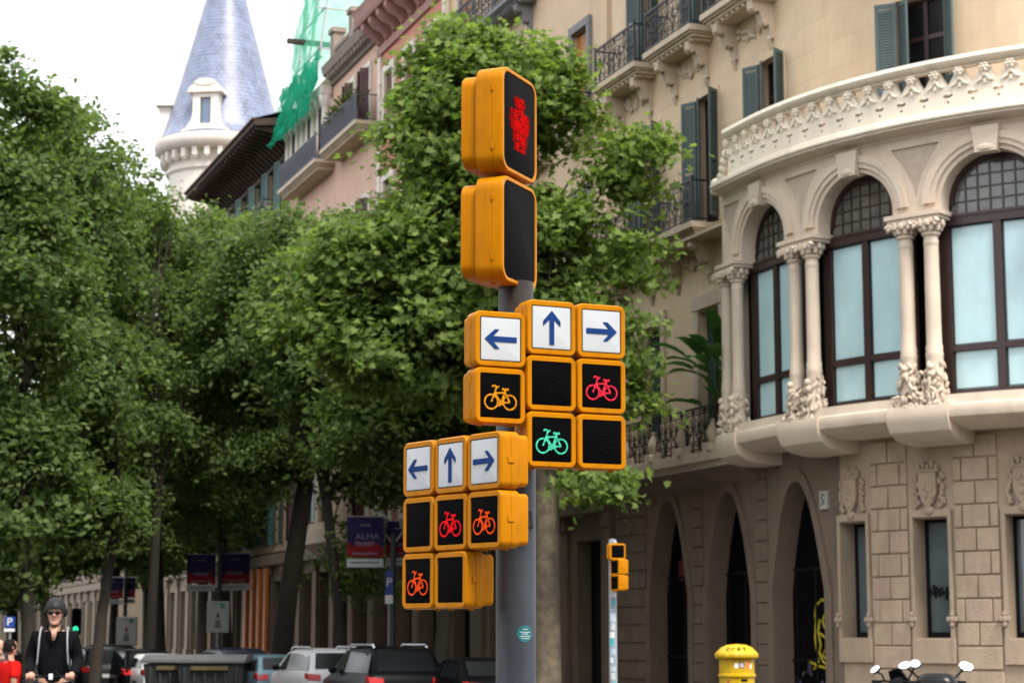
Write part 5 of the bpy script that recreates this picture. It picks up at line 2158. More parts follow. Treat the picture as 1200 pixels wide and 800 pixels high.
for i, (u, Y, cr, tr, fk, lab) in enumerate(specs):
    p = at(u, 740, Y)
    L = Vector((p.x, p.y, .14 if u > 300 else 0))
    es = [E_(a, b_, Y, ru, rv, ry, L) for a, b_, ru, rv, ry in cr]
    tree('plane_tree', lab, L, es, tr, fk, 250 if Y < 80 else 240, 150, .80, .20 if Y < 80 else .25, 40 + i, m=M_leafb, group='plane trees lining the street', nbr=20, lean=(random.Random(i).uniform(-.8, .8), random.Random(i + 50).uniform(-.5, .5)))

# ================================================================== plants on balconies
def blades(parent, base, n, ln, wd, seed, m):
    rr = random.Random(seed)
    for k in range(n):
        b = MB()
        a = rr.uniform(0, 2 * math.pi)
        el = rr.uniform(.5, 1.35)
        L_ = ln * rr.uniform(.6, 1.1)
        stem = L_ * .45
        p = Vector(base) + Vector((rr.uniform(-.12, .12), rr.uniform(-.12, .12), 0))
        pts = []
        for j in range(9):
            q = j / 8
            bend = el - q * q * .9
            p = p + Vector((math.cos(a) * math.cos(bend), math.sin(a) * math.cos(bend), math.sin(bend))) * (L_ / 8)
            pts.append(p.copy())
        side = Vector((-math.sin(a), math.cos(a), 0))
        loops = []
        vs_, fs_ = [], []
        for j, q in enumerate(pts):
            t = j / 8
            w = wd * (0.04 if t < .38 else math.sin(min(1, (t - .34) / .66) * math.pi) ** .6 + .02)
            vs_ += [q - side * w + Vector((0, 0, w * .35)), q, q + side * w + Vector((0, 0, w * .35))]
        for j in range(8):
            for c_ in (0, 1):
                fs_.append((3 * j + c_, 3 * j + c_ + 1, 3 * j + c_ + 4, 3 * j + c_ + 3))
        b.add(vs_, fs_)
        b.build('leaf', m, parent, ang=60)


bp = FM((3.15, .42, 5.84))
o = empty('banana_plant', bp)
tag(o, 'broad leaved banana plant in a pot on the first floor balcony beside the bay window', 'plant')
b = MB()
b.lathe([(0, 0), (.22, 0), (.30, .5), (.33, .5), (.33, .56), (0, .56)], 16)
b.build('pot', mat('terracotta', (.28, .11, .06), .8, .1), o)
b = MB()
for dx, dy, hh in ((0, 0, 1.3), (.1, .05, 1.0), (-.1, .06, .8), (.06, -.1, 1.1)):
    b.tube([(dx, dy, .5), (dx * 1.5, dy * 1.5, .5 + hh)], [.07, .045], 8)
b.build('stem', M_leafd, o)
blades(o, (0, 0, 1.4), 26, 1.9, .17, 3, M_leafc)
blades(o, (0, 0, .7), 7, 1.3, .17, 4, M_leafc)


def shrub(label, base, n, sx, sy, sz, ls, seed, m, pot, cat='plant', name='potted_plant'):
    o = empty(name, base)
    tag(o, label, cat)
    rs = np.random.RandomState(seed)
    cen = rs.normal(size=(n, 3)) * np.array([sx, sy, sz]) * .5
    cen[:, 2] += sz * .7 + pot
    nr = rs.normal(size=(n, 3)) + np.array([0, 0, .8])
    leaves_object('foliage', cen, nr, ls, seed, m, o)
    b = MB()
    b.box(-sx * .8, sx * .8, -.13, .13, 0, pot + .05)
    b.build('planter', M_trim, o, bevel=.02)
    o.rotation_euler = (0, 0, HD + R(90))
    return o


shrub('potted plants on the small balcony with the wooden blind, under the grey stone window', FM((12.2, .32, 15.58)), 260, .5, .16, .55, .13, 5, M_leafb, .3)
p = FM((12.75, .36, 15.58))
o = empty('potted_plant', p)
tag(o, 'slim cactus standing above the other pot plants on the small balcony', 'plant')
b = MB()
b.lathe([(0, 0), (.12, 0), (.15, .3), (0, .3)], 12)
b.tube([(0, 0, .3), (0, 0, 1.5)], .07, 8)
b.tube([(0, 0, .9), (.14, 0, 1.0), (.16, 0, 1.4)], .05, 8)
b.build('stem', M_leafc, o)
shrub('yellow green flower box behind the nearer long grey balcony rail', FM((36.4, .62, 21.2)), 900, 2.4, .3, .5, .16, 6, M_leafd, .72, name='flower_box')
# ================================================================== parked cars
def car(label, u, Y, lat_heading, W, Lc, H, paint, kind='suv', rails=False, group='cars parked along the kerb', name='parked_car', tail=True, umode=None):
    p = at(u, 760, Y)
    o = empty(name, (p.x, p.y, 0.01 + gz(p.y)), lat_heading)
    tag(o, label, 'car', group)
    hw = W / 2
    h = H
    if kind == 'suv':
        st = [(-Lc / 2, .62, .62, .86), (-Lc / 2 + .06, .95, .98, .95), (-Lc / 2 + .14, 1.02, 1.06, .98), (-Lc / 2 + .46, 1.0, h - .06, 1), (-Lc / 2 + .75, .99, h, 1), (0, .98, h, 1),
              (Lc * .1, .97, h - .05, 1), (Lc * .29, .96, 1.02, .99), (Lc * .45, .86, .90, .93), (Lc / 2 - .03, .70, .72, .82), (Lc / 2, .5, .52, .78)]
        gl = (2, 3, 6, 7)
    elif kind == 'hatch':
        st = [(-Lc / 2, .6, .6, .86), (-Lc / 2 + .05, .90, .92, .95), (-Lc / 2 + .16, .96, 1.0, .97), (-Lc / 2 + .55, .95, h - .05, 1), (-Lc / 2 + .9, .94, h, 1), (0, .93, h, 1),
              (Lc * .06, .92, h - .04, 1), (Lc * .27, .92, .98, .99), (Lc * .45, .80, .84, .92), (Lc / 2 - .03, .66, .68, .8), (Lc / 2, .5, .52, .76)]
        gl = (2, 3, 6, 7)
    else:                                                     # sedan
        st = [(-Lc / 2, .6, .6, .86), (-Lc / 2 + .05, .92, .95, .93), (-Lc / 2 + .5, .95, 1.0, .97), (-Lc / 2 + 1.15, .94, h - .05, 1), (-Lc / 2 + 1.5, .93, h, 1), (.1, .92, h, 1),
              (Lc * .1, .92, h - .04, 1), (Lc * .28, .91, .96, .99), (Lc * .45, .80, .84, .92), (Lc / 2 - .03, .66, .68, .8), (Lc / 2, .5, .52, .76)]
        gl = (2, 3, 6, 7)

    def ring(y, zb, zt, f):
        w = hw * f
        tw = w * (.74 if zt > zb + .2 else .9)
        half = [(w * .86, .24), (w * .98, .34), (w, .55), (w * .995, (.55 + zb) / 2), (w * .95, zb), (tw, zt - .05 if zt > zb + .2 else zt - .01), (tw * .82, zt), (0, zt + .015)]
        return [(x, y, z) for x, z in half] + [(-x, y, z) for x, z in half[-2::-1]]
    b = MB()
    b.loft([ring(*s) for s in st], M=None)
    b.build('body', paint, o, ang=40, bevel=0)

    def side(i, k, sg, off=.012):
        y, zb, zt, f = st[i]
        w = hw * f
        a = Vector((w * .95, y, zb))
        c = Vector((w * (.74 if zt > zb + .2 else .9), y, zt - .05 if zt > zb + .2 else zt))
        q = a.lerp(c, k)
        return Vector((sg * (q.x + off), q.y, q.z))
    for sg in (-1, 1):
        i0, i1 = gl[1], gl[2]
        mid = 5
        for (ia, ib, k0) in ((i0, mid, .14), (mid, i1, .14)):
            m_ = MB()
            p0, p1 = side(ia, k0, sg), side(ib, k0, sg)
            t0, t1 = side(ia, .9, sg), side(ib, .9, sg)
            dy = .05
            pts = [p0 + Vector((0, dy - (.28 if ia == i0 else 0), 0)), p1 + Vector((0, -dy + (.45 if ib == i1 else 0), 0)), t1 + Vector((0, -dy, 0)), t0 + Vector((0, dy, 0))]
            m_.add(pts, [(0, 1, 2, 3)])
            m_.build('side_window', M_glass, o)
        m_ = MB()                                            # mirror
        q = side(i1, .15, sg, .06) + Vector((0, .12, .05))
        m_.ball(q + Vector((sg * .08, 0, 0)), (.11, .07, .08), 10, 6)
        m_.build('wing_mirror', M_black, o)
        m_ = MB()
        rr_ = side(gl[0], 0, sg, 0)
        zt_ = rr_.z
        yb = -Lc / 2 + (.05 if kind != 'sedan' else .03)
        m_.loft([[(sg * hw * .97, yb + .28, zt_ - .18), (sg * hw * .985, yb + .26, zt_ - .02), (sg * hw * .97, yb + .03, zt_ - .03), (sg * hw * .95, yb - .02, zt_ - .2)],
                 [(sg * hw * .93, yb + .2, zt_ - .18), (sg * hw * .93, yb + .2, zt_ - .02), (sg * hw * .60, yb - .03, zt_ - .06), (sg * hw * .60, yb - .06, zt_ - .2)]])
        m_.build('tail_light', mat('tail light red', (.48, .010, .012), .25, .1, 8, coat=.15, spec=.3), o, bevel=.01)
        if rails:
            m_ = MB()
            x = hw * .66
            m_.tube([(sg * x, -Lc / 2 + .62, h - .03), (sg * x, -Lc / 2 + .75, h + .05), (sg * x, Lc * .05, h + .05), (sg * x, Lc * .10, h - .03)], .022, 6)
            m_.build('roof_rail', M_chrome, o)
    for ia, ib, sgn in ((gl[0], gl[1], -1), (gl[3], gl[2], 1)):   # rear and front screens lie on the slopes
        (y0, zb0, zt0, f0), (y1, zb1, zt1, f1) = st[ia], st[ib]
        x0 = hw * f0 * (.74 if zt0 > zb0 + .2 else .9) * .84
        x1 = hw * f1 * (.74 if zt1 > zb1 + .2 else .9) * .84
        d_ = Vector((0, y1 - y0, zt1 - zt0))
        n_ = Vector((0, -d_.z, d_.y)) if sgn < 0 else Vector((0, d_.z, -d_.y))
        n_ = n_.normalized() * (.022 if n_.z > 0 or True else 0)
        if n_.z < 0:
            n_ = -n_
        P = lambda k, sg: Vector((sg * (x0 + (x1 - x0) * k), y0 + (y1 - y0) * k, zt0 + (zt1 - zt0) * k)) + n_
        m_ = MB()
        m_.add([P(.08, -1), P(.08, 1), P(.9, 1), P(.9, -1)], [(0, 1, 2, 3)])
        m_.build('rear_screen' if sgn < 0 else 'windscreen', M_glass, o)
    m_ = MB()
    m_.box(-.26, .26, -Lc / 2 - .02, -Lc / 2 + .03, .66, .77)
    m_.build('number_plate', M_stw, o)
    m_ = MB()
    m_.box(-hw * .9, hw * .9, -Lc / 2 - .06, -Lc / 2 + .2, .30, .52)
    m_.build('bumper', M_black, o, bevel=.05)
    m_ = MB()
    m_.box(-hw * .9, hw * .9, Lc / 2 - .2, Lc / 2 + .04, .28, .5)
    m_.build('bumper', M_black, o, bevel=.05)
    for sy in (-Lc * .31, Lc * .31):
        for sg in (-1, 1):
            m_ = MB()
            M_ = Matrix.Translation((sg * (hw - .10), sy, .32)) @ Matrix.Rotation(R(90), 4, 'Y')
            m_.lathe([(0, -.11), (.30, -.11), (.325, -.06), (.325, .06), (.30, .11), (0, .11)], 20, M=M_)
            w_ = m_.build('wheel', M_rubber, o)
            m_ = MB()
            m_.lathe([(0, -.118), (.2, -.118), (.2, .118), (0, .118)], 14, M=M_)
            m_.build('rim', M_chrome, w_)
    return o


P_blk = mat('black car paint', (.004, .004, .005), .3, .1, 2, coat=.03, spec=.04)
P_wht = mat('white car paint', (.72, .73, .74), .35, .03, 2, coat=.2)
P_blu = mat('light blue car paint', (.14, .235, .29), .35, .05, 2, coat=.15, metal=.3)
P_gry = mat('dark grey car paint', (.018, .019, .022), .3, .06, 2, coat=.06, spec=.2)
P_nav = mat('navy car paint', (.009, .013, .03), .3, .06, 2, coat=.15, spec=.25)
h0 = R(20)
car('black saloon parked nearest the big signal pole', 556, 45.5, h0 - .03, 1.76, 4.4, 1.42, P_blk, 'sedan')
car('black off road wagon with roof rails and a broad rear window', 446, 47.5, h0, 1.92, 4.6, 1.66, P_blk, 'suv', True)
car('white crossover with dark rear window and roof rails', 373, 51.5, h0 + .03, 1.80, 4.3, 1.58, P_wht, 'suv', True)
car('pale blue hatchback between the white crossover and a dark car', 313, 54.5, h0 + .05, 1.68, 3.9, 1.40, P_blu, 'hatch')
car('dark navy hatchback behind the grey containers', 268, 58.0, h0 + .06, 1.72, 4.1, 1.55, P_nav, 'suv')
car('low white car left of the grey containers', 176, 60.0, h0 + .14, 1.74, 4.2, 1.36, P_wht, 'hatch')
car('dark car with red lights behind the low white car', 155, 61.0, h0 + .12, 1.75, 4.3, 1.50, P_blk, 'hatch')
car('dark grey estate right of the helmeted rider', 108, 62.0, h0 + .12, 1.8, 4.4, 1.55, P_gry, 'suv')
car('far dark hatchback close behind the helmeted rider', 122, 70.0, h0 + .12, 1.75, 4.2, 1.58, P_blk, 'suv')
car('dark car at the left behind the man in red', 20, 60.0, h0 + .1, 1.8, 4.3, 1.42, P_blk, 'hatch')

# grey waste containers
M_cont = mat('grey plastic container', (.035, .036, .038), .7, .12, 4, stain=.2, spec=.15)
M_lid = mat('weathered grey lid', (.11, .114, .118), .6, .1, 4, stain=.3, spec=.2)
for i, (u, lab) in enumerate(((214, 'left one of two big dark grey waste containers beside the parked cars'), (254, 'right one of two big dark grey waste containers beside the parked cars'))):
    Y = 54.0 - i * .5
    p = at(u, 760, Y)
    o = empty('waste_container', (p.x, p.y, gz(p.y)), R(-6))
    tag(o, lab, 'container', 'grey waste containers')
    b = MB()
    b.loft([[(-.80, -.55, .12), (.80, -.55, .12), (.80, .55, .12), (-.80, .55, .12)], [(-.90, -.66, 1.18), (.90, -.66, 1.18), (.90, .66, 1.18), (-.90, .66, 1.18)]])
    for k in range(6):
        x = -.7 + .28 * k
        b.box(x - .04, x + .04, -.69, -.5, .25, 1.1)
    b.build('bin', M_cont, o, bevel=.03)
    b = MB()
    b.extr([(-.72, 1.19), (.72, 1.19), (.70, 1.30), (.35, 1.42), (-.35, 1.42), (-.70, 1.30)], -.95, .95)
    b.build('lid', M_lid, o, bevel=.03)
    b = MB()
    b.box(-.5, .5, -.735, -.69, 1.02, 1.12)
    b.build('sticker', mat('ochre notice', (.11, .085, .03), .7, .2, 9), o)

# ================================================================== motor scooters at the lower right
def motor_scooter(label, u, vtop, Y, rz, topcase=True, screen=False, mirrors=((-.32, 1.16), (.32, 1.16))):
    p = at(u, vtop, Y)
    o = empty('motor_scooter', (p.x, p.y, .14), rz)
    tag(o, label, 'motor scooter', 'motor scooters parked by the wall')
    dz = p.z - .14 - 1.28                                     # so that the mirrors' tops sit where they are seen
    b = MB()
    b.loft([[(x * .17, y, z) for x, z in ((-1, .35), (1, .35), (1.1, .6), (.7, .82), (-.7, .82), (-1.1, .6))] for y in (-.75,)] +
           [[(x * .20, y, z) for x, z in ((-1, .3), (1, .3), (1.1, .55), (.8, .80), (-.8, .80), (-1.1, .55))] for y in (-.3,)] +
           [[(x * .17, y, z) for x, z in ((-1, .25), (1, .25), (1.1, .3), (.9, .36), (-.9, .36), (-1.1, .3))] for y in (.05, .3)] +
           [[(x * .20, y, z) for x, z in ((-1, .3), (1, .3), (1.0, .6), (.6, .95), (-.6, .95), (-1.0, .6))] for y in (.45, .6)] +
           [[(x * .1, y, z) for x, z in ((-1, .45), (1, .45), (1.0, .6), (.6, .8), (-.6, .8), (-1.0, .6))] for y in (.72,)])
    b.build('body', M_black, o, bevel=.02)
    b = MB()
    b.loft([[(x, y, z) for x, z in ((-.15, .80), (.15, .80), (.16, .86), (0, .90), (-.16, .86))] for y in (-.75, -.2)] + [[(x, .0, z) for x, z in ((-.1, .78), (.1, .78), (.1, .82), (0, .84), (-.1, .82))]])
    b.build('seat', M_rubber, o)
    hz = 1.02 + dz
    b = MB()
    b.tube([(0, .62, .35), (0, .48, hz - .03)], .03, 8)
    b.tube([(-.34, .36, hz + .01), (-.2, .42, hz + .02), (0, .46, hz), (.2, .42, hz + .02), (.34, .36, hz + .01)], .016, 8)
    for sg in (-1, 1):
        b.tube([(sg * .24, .39, hz + .01), (sg * .36, .35, hz + .01)], .022, 8)
    b.ball((0, .5, hz - .02), (.17, .12, .10), 12, 7)
    b.build('handlebar', M_black, o)
    b = MB()
    b.ball((0, .60, hz - .04), (.09, .05, .06), 10, 6)
    b.build('headlight', M_chrome, o)
    for x, z in mirrors:
        b = MB()
        z = z + dz
        sg = 1 if x > 0 else -1
        b.tube([(sg * .2, .41, hz + .02), (sg * .26, .42, hz + .1), (x, .42, z + .02)], .013, 6)
        b.ball((x + sg * .03, .42, z + .05), (.085, .022, .055), 14, 8, rot=Matrix.Rotation(R(14 * sg), 3, 'Y') @ Matrix.Rotation(R(-34), 3, 'X'))
        mo = b.build('mirror', M_black, o)
        b = MB()
        lp = [(.082 * math.cos(R(t)), .052 * math.sin(R(t))) for t in range(0, 360, 18)]
        rm = Matrix.Translation((x + sg * .03, .42, z + .05)) @ Matrix.Rotation(R(14 * sg), 4, 'Y') @ Matrix.Rotation(R(-34), 4, 'X') @ Matrix.Translation((0, -.019, 0))
        b.prism(lp, -.006, 0, M=rm)
        b.build('mirror_glass', mat('bright mirror glass', (.92, .93, .95), .04, .0, metal=1.0), mo)
    for y in (-.55, .62):
        b = MB()
        M_ = Matrix.Translation((0, y, .24)) @ Matrix.Rotation(R(90), 4, 'Y')
        b.lathe([(.13, -.05), (.21, -.06), (.24, -.02), (.24, .02), (.21, .06), (.13, .05)], 20, M=M_)
        b.lathe([(0, -.03), (.14, -.03), (.14, .03), (0, .03)], 14, M=M_)
        b.build('wheel', M_rubber, o)
    if topcase:
        b = MB()
        zc = 1.02 + dz
        b.loft([[(x * .2, y * .18 - .82, zc - .2) for x, y in rrect(2, 2, .5)], [(x * .25, y * .22 - .82, zc - .05) for x, y in rrect(2, 2, .6)],
                [(x * .25, y * .22 - .82, zc + .02) for x, y in rrect(2, 2, .6)], [(x * .22, y * .19 - .82, zc + .11) for x, y in rrect(2, 2, .7)],
                [(x * .14, y * .12 - .82, zc + .145) for x, y in rrect(2, 2, .8)]])
        c = b.build('top_case', mat('glossy black lid', (.006, .006, .007), .25, .1, spec=.2), o, ang=60)
        b = MB()
        b.tube([(-.12, -.82, zc - .2), (-.08, -.6, .85)], .02, 6)
        b.tube([(.12, -.82, zc - .2), (.08, -.6, .85)], .02, 6)
        b.build('rack', M_black, o)
    if screen:
        b = MB()
        vs_, fs_ = [], []
        for j in range(5):
            for k in range(7):
                a = -1 + k / 3
                vs_.append((a * .2 * (1 - .1 * j), .60 - .03 * j - .08 * a * a, hz + .0 + .045 * j - .04 * a * a))
        for j in range(4):
            for k in range(6):
                q = j * 7 + k
                fs_.append((q, q + 1, q + 8, q + 7))
        b.add(vs_, fs_)
        b.build('windscreen', M_glass, o)
    return o


motor_scooter('black motor scooter with a round mirror on each side, left of the other scooter', 1020, 775, 24.6, R(-58), False, True, mirrors=((-.33, 1.12), (.33, 1.20)))
motor_scooter('black motor scooter with a big glossy top case, at the right', 1097, 776, 25.0, R(-12), True, False, mirrors=((-.36, 1.18), (.34, 1.17)))


# ================================================================== people
def skin_mesh(name, joints, edges, m, parent, sub=2, root=0):
    me = bpy.data.meshes.new(name)
    me.from_pydata([j[:3] for j in joints], edges, [])
    o = bpy.data.objects.new(name, me)
    C.objects.link(o)
    sk = o.modifiers.new('skin', 'SKIN')
    sk.use_smooth_shade = True
    for i, j in enumerate(joints):
        r = j[3] if isinstance(j[3], tuple) else (j[3], j[3])
        me.skin_vertices[0].data[i].radius = r
        me.skin_vertices[0].data[i].use_root = (i == root)
    ss = o.modifiers.new('sub', 'SUBSURF')
    ss.levels = ss.render_levels = sub
    bpy.context.view_layer.update()
    nm = bpy.data.meshes.new_from_object(o.evaluated_get(bpy.context.evaluated_depsgraph_get()))
    bpy.data.objects.remove(o)
    nm.name = name
    nm.materials.clear()
    nm.materials.append(m)
    nm.polygons.foreach_set('use_smooth', [True] * len(nm.polygons))
    q = bpy.data.objects.new(name, nm)
    C.objects.link(q)
    if parent:
        q.parent = parent
    return q


def join_into(o, mb, m_list=None):
    """weld extra modelled features (face, hands) into a body mesh"""
    bm = bmesh.new()
    bm.from_mesh(o.data)
    vsn = [bm.verts.new(p) for p in mb.v]
    for f, mi in zip(mb.f, mb.m):
        try:
            fc = bm.faces.new([vsn[i] for i in f])
            fc.smooth = True
            fc.material_index = mi
        except ValueError:
            pass
    bmesh.ops.recalc_face_normals(bm, faces=bm.faces)
    bm.to_mesh(o.data)
    bm.free()
    for m in m_list or []:
        o.data.materials.append(m)


M_skin = mat('skin', (.46, .25, .17), .5, .06, 12)
M_skin2 = mat('tanned skin', (.36, .18, .11), .5, .06, 12)
M_lip = mat('lips', (.30, .10, .085), .5)
M_hair = mat('dark hair', (.007, .005, .0045), .7, .3, 40, spec=.08)


def head_mb(mb, z0, yaw=0.0, tilt=0.0, c=(0, 0), s=1.0):
    """z0 = chin height; face looks along -y"""
    M = Matrix.Translation((c[0], c[1], z0)) @ Matrix.Rotation(yaw, 4, 'Z') @ Matrix.Rotation(tilt, 4, 'X') @ Matrix.Scale(s, 4)
    prof = [(.0, 0, .030, .036, -.058), (.012, 0, .042, .050, -.046), (.035, 0, .055, .066, -.022), (.065, 0, .064, .083, -.006), (.10, 0, .070, .094, 0), (.13, 0, .0745, .099, .002), (.165, 0, .074, .098, .004), (.195, 0, .064, .085, .006), (.218, 0, .042, .056, .008), (.228, 0, .012, .016, .008)]
    loops = []
    for z, _, rx, ry, yo in prof:
        loops.append([(rx * math.cos(2 * math.pi * k / 20), yo + ry * math.sin(2 * math.pi * k / 20), z) for k in range(20)])
    mb.loft(loops, M=M)
    mb.loft([[(-.009, -.098, .125), (.009, -.098, .125), (.009, -.08, .125), (-.009, -.08, .125)], [(-.014, -.112, .09), (.014, -.112, .09), (.018, -.08, .09), (-.018, -.08, .09)],
             [(-.012, -.100, .078), (.012, -.100, .078), (.016, -.08, .078), (-.016, -.08, .078)]], M=M)
    for sg in (-1, 1):
        mb.ball((sg * .076, .012, .11), (.012, .022, .034), 8, 6, M=M)
        mb.ball((sg * .030, -.086, .122), (.014, .008, .007), 8, 5, M=M)
    mb.mi = 1
    mb.ball((0, -.086, .052), (.024, .010, .006), 8, 5, M=M)
    mb.mi = 0
    return M


def hand(parent_joints, wrist, dirv, side, m, curl=True):
    """palm, five fingers closed round a bar that runs across the palm"""
    pass


def grip_hand(mb, c, sg, bar_r=.016):
    """a fist closed on a handlebar grip: bar along x, knuckles towards -y"""
    c = Vector(c)
    mb.loft([[(c.x + sg * x, c.y + y, c.z + z) for x, z in rrect(.085, .05, .02, 3)] for y in (.075,)] +
            [[(c.x + sg * x, c.y + y, c.z + .012 + z) for x, z in rrect(.088, .045, .02, 3)] for y in (.045, .0)] +
            [[(c.x + sg * x, c.y - .026, c.z + .016 + z) for x, z in rrect(.082, .034, .015, 3)]])
    for k, ln in enumerate((.92, 1.0, .97, .82)):
        x = c.x + (-.032 + k * .0215) * (1)
        pts = [(x, c.y - .012, c.z + .028), (x, c.y - .042 * ln, c.z + .016), (x, c.y - .044 * ln, c.z - .012), (x, c.y - .018, c.z - .030), (x, c.y + .006, c.z - .024)]
        mb.tube(pts, [.0105, .0115, .0105, .0095, .008], 7)
    x = c.x - sg * .04
    mb.tube([(x, c.y + .05, c.z + .005), (x - sg * .012, c.y + .02, c.z - .016), (x + sg * .004, c.y - .012, c.z - .026), (x + sg * .022, c.y - .022, c.z - .026)], [.014, .013, .0115, .009], 7)


# ---- the rider: helmet, sunglasses, black jacket, riding a kick scooter towards the camera
pr = at(63.5, 760, 20.8)
RX, RY = pr.x, pr.y
zc = at(63, 731.0, RY).z                                       # chin
rid = empty('person', (RX, RY, 0), R(8))
tag(rid, 'rider in a dark helmet, sunglasses and black jacket holding handlebars', 'person')
hz = at(63, 791.5, RY).z                                       # grip height
sh = zc - .08                                                 # shoulder height
hip = sh - .53
DK = .16                                                       # deck height
gx = .198
gy = -.36
J = [(0, .03, hip, (.15, .11)), (0, .03, hip + .2, (.14, .10)), (0, .02, sh - .12, (.165, .11)), (0, .02, sh + .0, (.10, .075)), (0, .0, sh + .06, .056), (0, -.012, zc + .02, .052),
     (-.185, .03, sh - .035, .066), (-.235, .05, sh - .31, .046), (-gx - .01, gy + .10, hz + .01, .030),
     (.185, .03, sh - .035, .066), (.235, .05, sh - .31, .046), (gx + .01, gy + .10, hz + .01, .030),
     (-.095, .03, hip - .06, .088), (-.10, -.05, (hip + DK) / 2 + .04, .060), (-.08, .12, DK + .09, .042), (-.08, .0, DK + .035, .036), (-.08, -.09, DK + .03, .030),
     (.095, .03, hip - .06, .088), (.10, -.02, (hip + DK) / 2 + .04, .060), (.09, -.10, DK + .09, .042), (.09, -.22, DK + .035, .036), (.09, -.31, DK + .03, .030)]
ED = [(0, 1), (1, 2), (2, 3), (3, 4), (4, 5), (2, 6), (6, 7), (7, 8), (2, 9), (9, 10), (10, 11), (0, 12), (12, 13), (13, 14), (14, 15), (15, 16), (0, 17), (17, 18), (18, 19), (19, 20), (20, 21)]
body = skin_mesh('body', J, ED, M_skin, rid)
hb_ = MB()
HM = head_mb(hb_, zc, 0, R(4), c=(0, -.02), s=1.06)
for sg in (-1, 1):
    grip_hand(hb_, (sg * gx, gy, hz), sg)
    hb_.tube([(sg * (gx + .01), gy + .16, hz + .025), (sg * gx, gy + .06, hz + .01)], [.032, .03], 8)
join_into(body, hb_, [M_lip])
JJ = [(0, .03, hip - .06, (.175, .13)), (0, .03, hip + .2, (.17, .125)), (0, .02, sh - .13, (.205, .135)), (0, .022, sh - .02, (.135, .095)), (0, .02, sh + .035, (.075, .068)),
      (-.19, .03, sh - .045, .088), (-.245, .05, sh - .31, .066), (-gx - .02, gy + .11, hz + .025, .044),
      (.19, .03, sh - .045, .088), (.245, .05, sh - .31, .066), (gx + .02, gy + .11, hz + .025, .044)]
skin_mesh('jacket', JJ, [(0, 1), (1, 2), (2, 3), (3, 4), (2, 5), (5, 6), (6, 7), (2, 8), (8, 9), (9, 10)], mat('black jacket cloth', (.0055, .0055, .007), .9, .3, 10, .3, 30, spec=.05), rid)
b = MB()                                                       # open collar and bare throat
for sg in (-1, 1):
    b.loft([[(sg * .075, .0, sh + .075), (sg * .085, -.02, sh + .07), (sg * .055, -.115, sh - .03), (sg * .045, -.10, sh - .02)], [(sg * .06, .0, sh + .02), (sg * .075, -.02, sh + .01), (sg * .012, -.135, sh - .12), (sg * .010, -.12, sh - .11)]])
b.build('collar', MATS['black jacket cloth'], rid, ang=60)
b = MB()
b.loft([[(-.042, -.075, sh + .06), (.042, -.075, sh + .06), (.042, -.06, sh + .06), (-.042, -.06, sh + .06)], [(-.012, -.128, sh - .085), (.012, -.128, sh - .085), (.012, -.10, sh - .085), (-.012, -.10, sh - .085)]])
join_into(body, b)
JT = [(0, .03, hip + .02, (.165, .125))] + [tuple([*J[i][:3], J[i][3] + .022]) for i in (12, 13, 14)] + [tuple([*J[i][:3], J[i][3] + .022]) for i in (17, 18, 19)]
skin_mesh('trousers', JT, [(0, 1), (1, 2), (2, 3), (0, 4), (4, 5), (5, 6)], mat('dark blue denim', (.010, .012, .028), .9, .2, 20, spec=.05), rid)
for i, j in ((15, 16), (20, 21)):
    b = MB()
    a, c = J[i], J[j]
    b.loft([[(a[0] + x * .048, a[1] + .10, DK + z) for x, z in ((-1, .0), (1, .0), (1, .07), (-1, .07))], [(a[0] + x * .052, a[1] + .04, DK + z) for x, z in ((-1, .0), (1, .0), (.8, .11), (-.8, .11))],
            [(c[0] + x * .052, c[1] + .02, DK + z) for x, z in ((-1, .0), (1, .0), (.8, .07), (-.8, .07))], [(c[0] + x * .035, c[1] - .06, DK + z) for x, z in ((-1, .0), (1, .0), (.8, .045), (-.8, .045))]])
    b.build('shoe', M_black, rid, bevel=.012)
b = MB()                                                       # helmet with a brim line and straps
loops = []
for q in range(9):
    t = q / 8 * 98
    rr_ = math.sin(R(max(t, 1.5)))
    zz = math.cos(R(t))
    loops.append([(.096 * rr_ * math.cos(2 * math.pi * k / 28), .008 + .119 * rr_ * math.sin(2 * math.pi * k / 28), .156 + .106 * zz - (.03 if t > 90 and math.sin(2 * math.pi * k / 28) > -.45 else 0) + (.012 * max(0, -math.sin(2 * math.pi * k / 28)) if t > 85 else 0)) for k in range(28)])
inn = [[(x * .93, y * .93, z + .004) for x, y, z in loops[-1]]]
b.loft(loops + inn, cap1=False, M=HM)
hel = b.build('helmet', mat('dark grey helmet shell', (.012, .013, .015), .5, .08, 8, spec=.2), rid, ang=50)
b = MB()
for sg in (-1, 1):
    b.tube([HM @ Vector((sg * .085, .02, .12)), HM @ Vector((sg * .078, -.005, .06)), HM @ Vector((sg * .04, -.06, -.008)), HM @ Vector((0, -.07, -.014))], .006, 6)
    b.ball(HM @ Vector((sg * .092, .035, .115)), (.028, .05, .05), 8, 6)
b.build('chin_strap', M_black, rid)
b = MB()
for sg in (-1, 1):
    b.ball(HM @ Vector((sg * .033, -.102, .118)), (.030, .010, .022), 12, 8)
    b.tube([HM @ Vector((sg * .06, -.095, .124)), HM @ Vector((sg * .08, -.03, .122)), HM @ Vector((sg * .08, .02, .118))], .004, 6)
b.tube([HM @ Vector((-.01, -.106, .124)), HM @ Vector((.01, -.106, .124))], .005, 6)
b.build('sunglasses', mat('dark sunglass lens', (.006, .004, .004), .3, spec=.15), rid)
